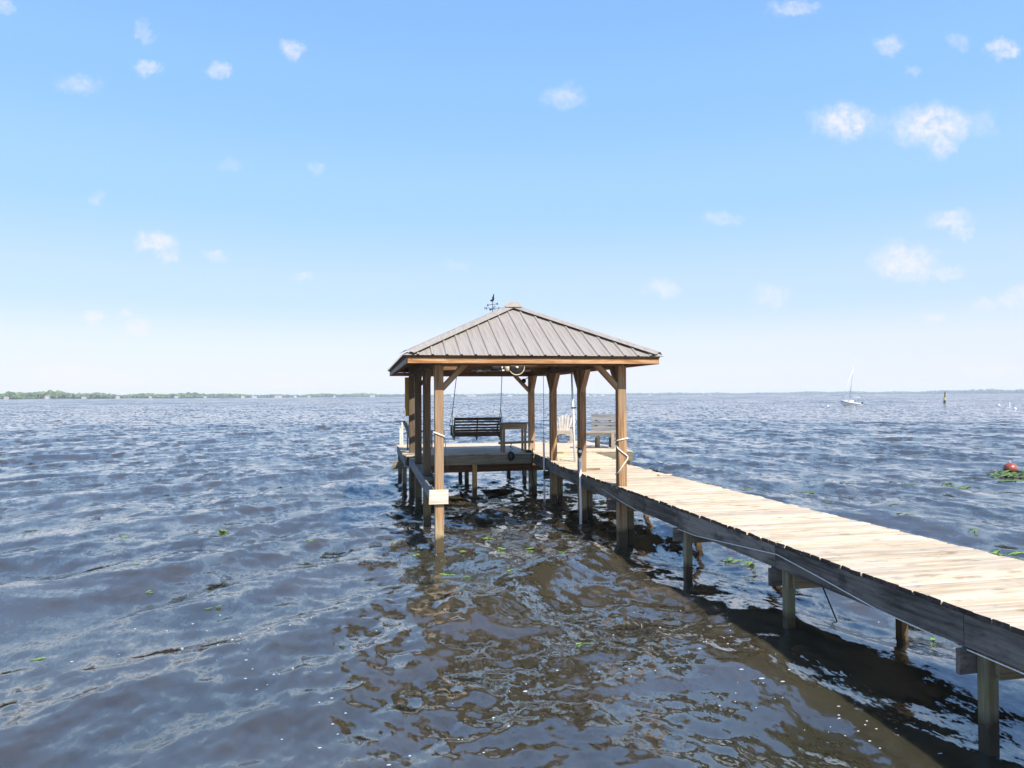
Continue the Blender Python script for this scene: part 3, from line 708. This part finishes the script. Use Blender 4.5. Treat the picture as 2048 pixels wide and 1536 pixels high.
for t in np.linspace(0, 5*2*math.pi, 90):
    rr = .075+.02*math.sin(t*1.7)+.01*math.sin(t*3.1)
    pts.append((3.63+rr*math.cos(t)*.8+.01*math.sin(t*.6), 17.845+.028*math.sin(t*.37), 1.02+rr*math.sin(t)*1.15))
rope('rope_coil', pts, .011, M_DROPE, 'tangled dark rope coil hung on the front edge of the platform')
rope('mooring_rope', [(3.66, 17.93, 1.33), (3.62, 17.90, 1.25), (3.69, 17.9, 1.2), (3.60, 17.9, 1.16), (3.66, 17.89, 1.1)], .012, M_DROPE, 'short dark rope tail knotted on the low rail above the coil')
rope('hanging_rope', [(4.19, 17.86, 1.2), (4.17, 17.85, .85), (4.18, 17.84, .5), (4.24, 17.8, .2), (4.27, 17.75, -.3)], .013, M_DROPE, 'dark rope hanging from the inner corner post into the water')
bt = thing('black_bundle', 'small black bundle on the platform corner by the inner post', 'bundle', (4.13, 18.0, Z_PLAT))
lathe('bundle_body', [(.02, 0), (.07, .01), (.085, .035), (.06, .06), (.02, .07)], T((0, 0, 0)), M_BLACK, bt, 12, True)
tube('bundle_tie', [(.086*math.cos(t), .086*math.sin(t), .036) for t in np.linspace(0, 6.28, 14)], .008, M_DROPE, bt, 5, True)

ac = thing('adirondack_chair', 'weathered white fan-back garden chair at the far edge of the platform', 'chair', (6.02, 21.5, Z_PLAT), R_(-24))
for k in range(7):
    u = k-3; x = u*.078; hgt = .84-.020*u*u
    p0 = Vector((x*.85, .20, .26)); p1 = Vector((x*1.25, .46, hgt))
    part('back_slat', p0, p1, .068, .02, M_CHAIRW, ac, up=(0, 1, .3), rag=.004, ch=.018, variant=k)
for s_ in (-1, 1):
    part('armrest', (s_*.31, -.28, .50), (s_*.31, .34, .47), .12, .022, M_CHAIRW, ac)
    part('leg', (s_*.27, -.24, 0), (s_*.27, -.24, .49), .075, .03, M_CHAIRW, ac, up=(0, 1, 0))
    part('leg', (s_*.25, .34, .0), (s_*.25, .34, .46), .06, .03, M_CHAIRW, ac, up=(0, 1, 0))
    part('side_rail', (s_*.24, -.25, .33), (s_*.24, .50, .03), .03, .10, M_CHAIRW, ac)
for k in range(6): part('seat_slat', (-.26, -.22+k*.085, .375-k*.028), (.26, -.22+k*.085, .375-k*.028), .075, .02, M_CHAIRW, ac)
out = [(-.26, .37), (.26, .37), (.26, .27), (.21, .225), (.13, .25), (.06, .285), (0, .275), (-.06, .285), (-.13, .25), (-.21, .225), (-.26, .27)]
plate('front_apron', out, .022, T((0, -.265, 0)), M_CHAIRW, ac, True)
part('back_rail', (-.28, .36, .47), (.28, .36, .47), .03, .06, M_CHAIRW, ac)

bn = thing('slatted_bench', 'grey slatted bench with tan legs turned sideways on the platform', 'bench', (6.30, 19.05, Z_PLAT), R_(-20))
# local: faces -Y, long axis X
for z, yy, w_ in ((.83, .40, .17), (.655, .345, .10), (.51, .305, .16)):
    part('back_slat', (-.18, yy, z), (.66, yy, z), .025, w_, M_GREYW, bn, up=(0, .28, 1))
for x in (-.04, .34): part('back_post', (x, .22, .0), (x, .46, .92), .04, .07, M_GREYW, bn, up=(1, 0, 0))
for k in range(4): part('seat_board', (-.50, -.20+k*.105, .43), (.55, -.20+k*.105, .43), .095, .034, M_WEATH, bn)
part('seat_apron', (-.48, -.24, .375), (.50, -.24, .375), .03, .075, M_GREYW, bn)
for x, y_, mt in ((-.42, -.2, M_DARKW), (-.42, .12, M_DARKW), (.42, -.24, M_WEATH), (.44, .14, M_WEATH), (.02, .14, M_WEATH)):
    part('leg', (x, y_, 0), (x, y_, .42), .09, .045, mt, bn, up=(0, 1, 0))
part('arm_stub', (.50, -.26, .44), (.50, .05, .44), .06, .06, M_WEATH, bn)

ch2 = thing('slatted_chair', 'low grey garden chair half hidden behind the outer posts', 'chair', (1.52, 19.9, Z_PLAT), R_(70))
for k in range(5): part('back_slat', ((k-2)*.1, .22, .28), ((k-2)*.115, .42, .78), .085, .02, M_GREYW, ch2, up=(0, 1, .3))
for s_ in (-1, 1):
    part('armrest', (s_*.3, -.3, .5), (s_*.3, .3, .48), .1, .022, M_GREYW, ch2)
    for yy in (-.25, .28): part('leg', (s_*.27, yy, 0), (s_*.27, yy, .49), .06, .03, M_PLAT, ch2, up=(0, 1, 0))
for k in range(5): part('seat_slat', (-.26, -.24+k*.1, .37-k*.02), (.26, -.24+k*.1, .37-k*.02), .085, .02, M_GREYW, ch2)

bk = thing('bait_bucket', 'small wooden bait box with a yellow end on the walkway beside an inner post', 'box', (4.60, 16.75, deck_z(16.75)))
part('box_body', (-.12, 0, .06), (.09, 0, .06), .16, .11, M_PALE, bk)
part('box_lid', (-.13, 0, .125), (.08, 0, .13), .17, .022, M_TABLE, bk)
plate('yellow_end', [(-.07, 0), (.07, 0), (.085, .17), (.03, .15), (-.03, .11)], .02, T((.105, 0, .005)) @ Rz(R_(70)), plain('yellow_plastic', (.55, .42, .02), .5), bk, True)
sb = timber('step_board', (4.45, 14.42, deck_z(14.4)+.02), (4.83, 14.48, deck_z(14.4)+.02), .07, .035, M_TABLE, None); tag(sb, 'loose short brown board lying on the walkway by an inner post', 'board')
sb = timber('scrap_board', (5.55, 13.1, deck_z(13)+.012), (5.83, 13.15, deck_z(13)+.012), .1, .02, M_DECK, None); tag(sb, 'loose bleached plank piece overhanging the far edge of the walkway', 'board')
lm = thing('flood_lamp', 'dark round flood lamp on the inner corner brace under the roof', 'lamp', (4.13, 18.6, 2.92))
lathe('lamp_head', [(.02, -.05), (.05, -.04), (.065, .0), (.06, .04), (.015, .05)], Matrix.Rotation(R_(60), 4, 'X'), M_DARK, lm, 14, True)
tube('lamp_arm', [(0, 0, 0), (.07, .03, .07), (.14, .04, .10)], .012, M_DARK, lm, 6, True)

yb_ = timber('yellow_board', (1.095, 18.86, 2.03), (1.095, 18.86, 3.03), .10, .03, M_YELL, None, up=(0, 1, 0)); tag(yb_, 'upright yellow painted board fixed outside the far outer post', 'board')
for (x, yy, zt) in ((1.075, 21.9, 1.58), (1.135, 21.95, 1.76)):
    st = timber('rod_stake', (x, yy, Z_PLAT-.1), (x, yy, zt), .05, .05, M_PALE, None, up=(0, 1, 0), rag=.01, variant=int(zt*9))
    tag(st, 'taller pale stake at the outer far corner of the platform' if zt > 1.7 else 'shorter pale stake at the outer far corner of the platform', 'stake')

# white lines tied round posts and along the pier
def wrap(x, y, hw_, z0, z1):
    return [(x-hw_, y-hw_, z0), (x+hw_, y-hw_, z1)]
h_ = .085
rope('post_rope', [(XR-h_, 11.81+.16, 1.75), (XR-h_, 11.805, 1.765), (XR+h_, 11.805, 1.80), (XR+h_+.003, 11.96, 1.80)], .011, M_ROPE, 'white rope tied level round the front inner post')
rope('zigzag_rope', [(XR-h_, 11.95, 1.70), (XR-h_, 11.805, 1.62), (XR-.01, 11.80, 1.56), (XR+h_, 11.80, 1.49), (XR+h_, 11.803, 1.45), (XR, 11.80, 1.34), (XR-h_, 11.803, 1.22), (XR-h_, 11.95, 1.17)], .011, M_ROPE, 'white rope zigzagging down the front inner post')
rope('post_rope', [(XL-h_, 11.95, 1.96), (XL-h_, 11.808, 1.95), (XL+h_, 11.808, 1.88), (XL+h_, 11.95, 1.88)], .013, M_ROPE, 'white rope band tied round the front outer post')
rope('lift_cord', [(1.31, 12.3, 2.62), (1.325, 12.25, 2.0), (1.37, 12.2, 1.55), (1.40, 12.2, 1.25)], .006, M_DROPE, 'thin dark cord hanging beside the front outer post')
ln = [(4.240, 12.6, .84), (4.240, 11.4, .74)]
for yy, z in ((10.6, .70), (9.4, .69), (8.8, .70), (7.6, .80), (6.9, .86), (6.2, .80), (5.4, .72), (4.6, .70), (3.8, .695), (2.5, .70), (1.0, .72)): ln.append((4.242, yy, z))
rope('white_line', ln, .0055, M_ROPE, 'long thin white line strung along the side of the walkway', 'line', 5)
rope('stay_rope', [(4.75, 7.05, .72), (4.95, 7.18, .45), (5.27, 7.36, -.05), (5.4, 7.4, -.4)], .008, M_DROPE, 'thin dark rope running from under the walkway into the water')

# ------------------------------------------------------------------ boats and marks on the river
def pos(x, y): return (x, y, 0)
def sailboat():
    Wm = plain('white_gelcoat', (.78, .77, .74), .3, var=.03); Wb = plain('dark_stripe', (.03, .03, .04), .4)
    BX, BY = 104.6, 140.4
    s = link('sailboat', None, T((BX, BY, .05)) @ Rz(R_(138)) @ Matrix.Rotation(R_(-2), 4, 'X') @ Matrix.Rotation(R_(-7), 4, 'Y') @ Matrix.Diagonal((.78, .85, 1.1, 1))); tag(s, 'small white moored sailboat with bare mast and outboard motor', 'sailboat')
    st = [(-2.5, .72, .62, -.15), (-1.6, .92, .58, -.25), (-.4, 1.0, .58, -.3), (.9, .85, .64, -.28), (2.0, .48, .74, -.15), (2.7, .06, .86, .35)]
    def loft(secs, mat, name, par, k0=0):
        V = []; n = len(secs[0])
        for sec in secs: V += sec
        Fc = []
        for i in range(len(secs)-1):
            for j in range(n-1): Fc.append((i*n+j, (i+1)*n+j, (i+1)*n+j+1, i*n+j+1))
        Fc.append(tuple(range(n))); Fc.append(tuple(range((len(secs)-1)*n, len(secs)*n))[::-1])
        return link(name, mesh(V, Fc, False), LM(s, Matrix()), par, (mat,))
    hull = loft([[(x, -w, h), (x, -w*.97, h*.45), (x, -w*.7, b*.5), (x, 0, b), (x, w*.7, b*.5), (x, w*.97, h*.45), (x, w, h), (x, 0, h+.05)] for x, w, h, b in st], Wm, 'hull', s)
    for sd in (-1, 1):
        loft([[(x, sd*(w+.012), h*.62), (x, sd*(w*1.0+.014), h*.78)] for x, w, h, b in st], Wb, 'stripe', s)
    cab = loft([[(x, -w, z0), (x, -w*.85, z1), (x, w*.85, z1), (x, w, z0)] for x, w, z0, z1 in ((-.6, .62, .55, 1.0), (.2, .62, .58, 1.02), (1.1, .45, .62, .98), (1.8, .28, .7, .8))], Wm, 'cabin', s)
    for x in (.1, .7):
        for sd in (-1, 1): link('window', timber_mesh(.36, .03, .14, .006, 0, 1, (M_BLACK,)), LM(s, T((x, sd*(.56-.06*x), .82))), cab)
    timber('hatch', (-.62, -.25, .8), (-.62, .25, .8), .05, .32, plain('tan_hatch', (.55, .36, .22), .5), s, local=True)
    tube('mast', [(.55, 0, .95), (.5, 0, 7.6)], [.08, .06], M_STEEL, s, 8, True)
    tube('boom', [(.5, 0, 1.7), (-2.1, 0, 1.75)], .045, M_WHITE, s, 8, True)
    tube('furled_jib', [(2.55, 0, .95), (1.9, 0, 3.0), (.58, 0, 6.9)], [.06, .05, .03], M_WHITE, s, 8, True)
    tube('backstay', [(-2.45, 0, .7), (.5, 0, 7.5)], .012, M_STEEL, s, 4, True)
    for sd in (-1, 1): tube('shroud', [(.45, sd*.85, .6), (.52, 0, 5.5)], .012, M_STEEL, s, 4, True)
    tube('bow_rail', [(1.5, -.6, .7), (1.9, -.5, 1.2), (2.75, 0, 1.4), (1.9, .5, 1.2), (1.5, .6, .7)], .02, M_STEEL, s, 5, True)
    om = timber('outboard_motor', (-2.75, .1, .95), (-2.75, .1, .5), .26, .34, M_BLACK, s, up=(1, 0, 0), local=True, ch=.05)
    link('motor_leg', timber_mesh(.8, .09, .12, .02, 0, 1, (M_WHITE,)), LM(s, T((-2.85, .1, .2)) @ Matrix.Rotation(R_(90), 4, 'Y')), om)
    timber('swim_platform', (-2.6, -.5, .25), (-2.6, .5, .25), .5, .08, Wm, s, local=True)
sailboat()
mk = thing('channel_marker', 'far channel marker pile with dark board and a dark bird on top', 'marker', (150.6, 164.6, 0))
M_MARK = plain('faded_yellow_green', (.42, .45, .14), .7)
timber('pile', (0, 0, -1), (.05, 0, .75), .42, .42, M_BLACK, mk, up=(0, 1, 0), local=True, ch=.05)
timber('pile_top', (.05, 0, .75), (.1, 0, 2.5), .40, .40, M_MARK, mk, up=(0, 1, 0), local=True, ch=.05)
timber('marker_board', (-.12, -.25, 1.55), (-.12, -.25, 2.75), .06, .42, M_BLACK, mk, up=(1, 0, 0), local=True)
for x in (-.4, .22): timber('board_edge', (x, -.24, 1.5), (x+.03, -.24, 2.7), .08, .12, M_PALE, mk, up=(1, 0, 0), local=True)
bd = thing('bird', 'dark waterbird perched on the far channel marker', 'bird', (150.85, 164.6, 2.5))
Vb, Fb = tube_mesh([(-.35, 0, .12), (-.15, 0, .2), (.05, 0, .34), (.14, 0, .5), (.16, 0, .62), (.24, 0, .66), (.38, 0, .64)], [.02, .09, .13, .07, .045, .06, .01], 8)
link('body', mesh(Vb, Fb, True), W[bd.name].copy(), bd, (M_BLACK,))
for sd in (-1, 1): tube('leg', [(0, sd*.05, .0), (0, sd*.05, .24)], .014, M_BLACK, bd, 5, True)
def ball(name, x, y, r, mat, label, group=None, sink=.35):
    prof = [(max(.004, r*math.sin(t)), -r*math.cos(t)) for t in np.linspace(.05, math.pi-.05, 12)]
    b = thing(name, label, 'buoy', (x, y, water_z(x, y) if math.hypot(x, y) < 60 else 0), group=group)
    lathe('float', prof, T((0, 0, r*(1-2*sink))), mat, b, 20, True)
    tube('mooring_eye', [(r*.18*math.cos(t), 0, r*(2-2*sink)+r*.12+r*.16*math.sin(t)) for t in np.linspace(0, 6.28, 10)], r*.05, M_STEEL, b, 5, True)
    return b
ball('red_buoy', 20.3, 19.55, .205, plain('faded_red_plastic', (.42, .085, .05), .35, var=.25, scale=5), 'round faded red buoy with weed caught around it', sink=.3)
for (x, y, r, lb) in ((92.7, 131.5, .2, 'small white mooring ball floating ahead of the sailboat'), (127.6, 125.3, .24, 'white mooring ball between the channel marker and the thin stake'), (101.4, 96.6, .2, 'white mooring ball in front of the thin stake')):
    ball('mooring_ball' if r > .1 else 'pot_float', x, y, r, M_WHITE, lb)
sk = tube('mark_stake', [(101.5, 97.6, -1), (101.45, 97.6, 1.1)], .03, M_WHITE, None, 6); tag(sk, 'thin pale stake standing in the water behind a mooring ball', 'stake')

# green water weed: floating blades and tufts
M_WEED = plain('green_weed', (.12, .23, .03), .45, var=.55, scale=14)
M_WEEDD = plain('olive_weed', (.08, .13, .03), .5, var=.5, scale=14)
def at_water(px, py):
    d = F1+RR*((px-1024)/1447)+UU*((768-py)/1447)
    t = -EYE/d.z; return d.x*t, d.y*t
def weed(px, py, s, n, label=None, mat=M_WEED):
    x, y = at_water(px, py); rd = random.Random(px*7+py)
    V = []; Fc = []
    for k in range(n):
        a = rd.uniform(-.5, .5)+rd.choice((0, .4)); L_ = s*rd.uniform(.5, 1.1); w_ = s*rd.uniform(.07, .16)
        ox, oy = rd.gauss(0, s*.35), rd.gauss(0, s*.35)
        i0 = len(V); nn_ = 6
        for q in range(nn_):
            t = q/(nn_-1)-.5; ww = w_*(1-(2*t)**2*.9)
            cx = ox+L_*t*math.cos(a); cy = oy+L_*t*math.sin(a)+.1*L_*math.sin(t*5+k)
            for sd in (-1, 1):
                vx_, vy_ = cx-sd*ww*math.sin(a), cy+sd*ww*math.cos(a)
                V.append((vx_, vy_, (.012 if n < 10 else .07)*rd.random()-.003))
        for q in range(nn_-1): Fc.append((i0+2*q, i0+2*q+1, i0+2*q+3, i0+2*q+2))
    A = np.array(V); H_ = waves(x+A[:, 0], y+A[:, 1], np.full(len(A), .05))[0]
    V = [(v[0], v[1], v[2]+float(h)) for v, h in zip(V, H_)]
    o = link('floating_weed', mesh(V, Fc, True), T((x, y, 0)), None, (mat,))
    md = o.modifiers.new('t', 'SOLIDIFY'); md.thickness = .006
    if label is None:
        label = ('scrap of green weed adrift on the open water outside the catwalk' if x < .9 else 'green weed floating in the slip mouth in front of the boathouse' if x < 4.1 and y < 14 else
                 'green weed in the water right under the walkway' if x < 6.2 else 'patch of green weed on the open water beyond the walkway')
    return tag(o, label, 'water weed', 'floating water weed')
for (px, py, s, n) in ((84,1311,.16,2),(248,1073,.16,2),(268,1142,.12,2),(432,1214,.14,2),(436,1064,.2,2),(786,1088,.16,2),(829,1106,.14,3),(924,1107,.16,2),(895,1142,.16,3),(934,1152,.12,2),
    (978,1076,.2,4),(1006,1096,.14,3),(1060,1095,.22,3),(1014,1149,.14,2),(1125,1121,.14,3),(1164,1278,.16,4),(1460,1113,.3,4),(1505,1121,.3,3),(1724,1198,.16,2),(1870,1262,.12,2),
    (2010,1095,.45,4),(1498,973,.3,4),(1520,980,.3,4),(1415,966,.3,3),(1488,982,.3,3),(1617,979,.35,4),(1785,1008,.3,3),(1826,970,.6,7),(1910,970,.8,8),(1690,972,.5,5),(1800,1040,.35,3),(1940,1065,.35,3),(1660,1000,.3,3),(1995,962,.6,5),(2025,966,.6,5),
    (305,1178,.1,2),(620,1084,.14,2),(1207,905,.4,3)):
    weed(px, py, s*.72, n, mat=M_WEED if px < 1400 or py > 1090 else M_WEEDD)
def red_mat():
    m = plain('faded_red_plastic', (.30, .062, .04), .35, var=.35, scale=6)
    nt = m.node_tree; N = nt.nodes; L = nt.links; B = N['Principled BSDF']
    src = B.inputs['Base Color'].links[0].from_socket
    tc = N.new('ShaderNodeTexCoord'); sp = N.new('ShaderNodeSeparateXYZ'); L.new(tc.outputs['Object'], sp.inputs[0])
    nz = N.new('ShaderNodeTexNoise'); nz.inputs['Scale'].default_value = 14; L.new(tc.outputs['Object'], nz.inputs['Vector'])
    ad = N.new('ShaderNodeMath'); ad.operation = 'MULTIPLY_ADD'; L.new(nz.outputs['Fac'], ad.inputs[0]); ad.inputs[1].default_value = .12; L.new(sp.outputs['Z'], ad.inputs[2])
    mr = N.new('ShaderNodeMapRange'); L.new(ad.outputs[0], mr.inputs[0]); mr.inputs[1].default_value = .10; mr.inputs[2].default_value = .02
    mx = N.new('ShaderNodeMix'); mx.data_type = 'RGBA'; L.new(mr.outputs[0], mx.inputs['Factor']); L.new(src, mx.inputs['A']); mx.inputs['B'].default_value = (.05, .045, .02, 1)
    L.new(mx.outputs['Result'], B.inputs['Base Color']); return m
bpy.data.objects['float'].data.materials[0] = red_mat()
wm = weed(2010, 950, .75, 22, 'mat of green and brown weed gathered round the red buoy', M_WEEDD); del wm['group']
wm2 = weed(2046, 946, .7, 14, 'second weed mat trailing off behind the red buoy', M_WEEDD); del wm2['group']

# small flecks of foam left by the chop, also standing in for glints
def foam():
    r3 = np.random.default_rng(21); V = []; Fc = []
    cl = [(at_water(px, py), n, sg) for px, py, n, sg in ((330,1270,46,.7),(470,1300,30,.6),(560,1360,40,.7),(190,1110,16,.6),(700,1240,16,.5),(1000,1420,30,.7),(900,1490,26,.5),(1300,1230,34,.7),(1450,1290,40,.6),(1560,1380,60,.5),(1700,1440,50,.4),(1830,1470,30,.3),(1180,1330,24,.5),(620,1460,24,.5),(780,1110,20,.5),(640,940,20,1.5),(1500,950,26,2.),(1900,1010,26,1.5),(300,900,20,3.),(1750,1200,20,.6))]
    P = []
    for (c, n, sg) in cl:
        for k in range(max(3, n//4)): P.append((c[0]+r3.normal(0, sg*.6), c[1]+r3.normal(0, sg*.5), abs(r3.normal(0, .006))+.003))
    P = np.array(P); H_ = waves(P[:, 0], P[:, 1], np.full(len(P), .03))
    for (x, y, r), h, dx, dy in zip(P, H_[0], H_[1], H_[2]):
        i0 = len(V); a0 = r3.uniform(0, 6.28); st = r3.uniform(1, 2.2)
        V.append((x+dx, y+dy, h+.006))
        for k in range(6):
            a = a0+k*math.pi/3; q = r*r3.uniform(.6, 1.2); V.append((x+dx+q*st*math.cos(a), y+dy+q*math.sin(a), h+.001))
        for k in range(6): Fc.append((i0, i0+1+k, i0+1+(k+1) % 6))
    stuff(link('foam', mesh(V, Fc, True), Matrix(), None, (plain('foam_white', (.45, .47, .48), .6, var=.05),)), 'tiny white foam and glint flecks scattered over the chop', 'foam')
foam()

# ------------------------------------------------------------------ far shores
def px_dir(px):
    d = F1+RR*((px-1024)/1447)+UU*((768-791.5)/1447); return math.atan2(d.x, d.y)
def shore_r(px):
    return float(np.interp(px, [-900, -400, 0, 250, 500, 750, 1000, 1300, 1700, 2048, 2600, 3200], [1300, 1350, 1600, 1900, 2500, 3300, 4300, 4900, 5200, 4600, 3600, 3000]))
def tree_h(px):
    return .72*float(np.interp(px, [-900, 0, 80, 160, 400, 700, 1000, 1400, 1700, 2048, 3200], [16, 15, 20, 19, 17, 19, 20, 22, 24, 29, 29]))
M_LAND = plain('far_land', (.07, .08, .035), .9, var=.3, scale=.02)
V = []; Fc = []
pxs = list(range(-900, 3201, 20))
for px in pxs:
    a = px_dir(px); r = shore_r(px)
    for dr, z in ((-8, -.6), (4, .5), (60, 1.6), (900, 3.0), (900, -2)): V.append(((r+dr)*math.sin(a), (r+dr)*math.cos(a), z))
for i in range(len(pxs)-1):
    for j in range(4): Fc.append((i*5+j, i*5+j+1, i*5+j+6, i*5+j+5))
struct(link('far_shore', mesh(V, Fc, True), Matrix(), None, (M_LAND,)))
def forest():
    ico = []
    t = (1+5**.5)/2
    base = [Vector(v).normalized() for v in ((-1,t,0),(1,t,0),(-1,-t,0),(1,-t,0),(0,-1,t),(0,1,t),(0,-1,-t),(0,1,-t),(t,0,-1),(t,0,1),(-t,0,-1),(-t,0,1))]
    ifc = [(0,11,5),(0,5,1),(0,1,7),(0,7,10),(0,10,11),(1,5,9),(5,11,4),(11,10,2),(10,7,6),(7,1,8),(3,9,4),(3,4,2),(3,2,6),(3,6,8),(3,8,9),(4,9,5),(2,4,11),(6,2,10),(8,6,7),(9,8,1)]
    B = np.array([tuple(v) for v in base]); r2 = np.random.default_rng(5)
    Vs = []; Fs = []; k = 0
    for px in np.arange(-880, 3180, .9):
        for row in range(2):
            p = px+r2.uniform(-1, 1); a = px_dir(p); r = shore_r(p)+r2.uniform(8, 60)+row*r2.uniform(20, 120); h = tree_h(p)*r2.uniform(.55, 1.12)*(1+.15*math.sin(p*.02)+.12*math.sin(p*.071))
            cx, cy = r*math.sin(a), r*math.cos(a)
            for c in range(2):
                sz = np.array([h*r2.uniform(.22, .42), h*r2.uniform(.22, .42), h*r2.uniform(.22, .38)])
                q = B*sz*(1+r2.uniform(-.3, .3, (12, 1)))+np.array([cx+r2.normal(0, h*.2), cy+r2.normal(0, h*.2), h*(.35 if c == 0 else .7)])
                Vs.append(q); Fs.append(np.array(ifc)+k); k += 12
    Vs = np.vstack(Vs); Fs = np.vstack(Fs)
    me = bpy.data.meshes.new('forest'); me.from_pydata(Vs.tolist(), [], Fs.tolist()); me.update()
    m, nt, N, L, Bs = newmat('far_foliage')
    ge = N.new('ShaderNodeNewGeometry'); cr = N.new('ShaderNodeValToRGB'); L.new(ge.outputs['Random Per Island'], cr.inputs[0])
    e = cr.color_ramp.elements; e[0].color = (.035, .07, .02, 1); e[1].color = (.12, .17, .05, 1)
    L.new(cr.outputs[0], Bs.inputs['Base Color']); Bs.inputs['Roughness'].default_value = .9
    o = link('far_woods', me, Matrix(), None, (m,)); stuff(o, 'hazy green band of woods along the far shore', 'woods')
forest()
M_HW = plain('house_white', (.5, .49, .47), .7, var=.06); M_HR = plain('house_roof', (.22, .2, .19), .8); M_GL = plain('house_glass', (.05, .06, .08), .2)
hr = random.Random(9)
for px in (12, 95, 168, 236, 300, 352, 410, 486, 508, 552, 560, 590, 618, 668, 745, 905, 938, 946, 1020, 1175, 1190, 1205, 1300, 1420):
    a = px_dir(px); r = shore_r(px)-hr.uniform(2, 5); kk = .6 if px < 470 else 1.0 if px < 700 else 1.6; w_ = hr.uniform(9, 17)*kk; h1 = hr.uniform(4, 6.5)*(.7 if px < 470 else .9 if px < 700 else 1.2); dp = 8
    hs_ = link('far_house', None, T((r*math.sin(a), r*math.cos(a), .3)) @ Rz(-a+hr.uniform(-.3, .3)))
    tag(hs_, 'tiny pale house on the far shore in front of the woods', 'house', 'houses on the far shore')
    timber('wall', (-w_/2, 0, h1/2-.5), (w_/2, 0, h1/2-.5), dp, h1+1, M_HW, hs_, local=True, ch=.02)
    rf = plate('roof', [(-dp/2-.6, h1), (dp/2+.6, h1), (0, h1+2.6)], w_+1, Rz(math.pi/2), M_HR, hs_, True)
    for q in (-.3, 0, .3): link('window', timber_mesh(w_*.13, .1, 1.5, .01, 0, 0, (M_GL,)), LM(hs_, T((q*w_, -dp/2-.03, h1*.45))), hs_)

# ------------------------------------------------------------------ the air over the river
def haze():
    x0, x1, y0, y1, z0, z1 = -7000, 7000, -600, 7000, -4.0, 42.0
    V = [(x0,y0,z0),(x1,y0,z0),(x1,y1,z0),(x0,y1,z0),(x0,y0,z1),(x1,y0,z1),(x1,y1,z1),(x0,y1,z1)]
    Fc = [(0,3,2,1),(4,5,6,7),(0,1,5,4),(1,2,6,5),(2,3,7,6),(3,0,4,7)]
    m = bpy.data.materials.new('haze_air'); m.use_nodes = True; N = m.node_tree.nodes; N.clear()
    o_ = N.new('ShaderNodeOutputMaterial'); pv = N.new('ShaderNodeVolumePrincipled')
    pv.inputs['Color'].default_value = (.80, .88, 1.0, 1); pv.inputs['Density'].default_value = .00014; pv.inputs['Anisotropy'].default_value = 0.0
    m.node_tree.links.new(pv.outputs[0], o_.inputs['Volume'])
    stuff(link('haze', mesh(V, Fc), Matrix(), None, (m,)), 'thin pale haze over the open river', 'haze')
haze()
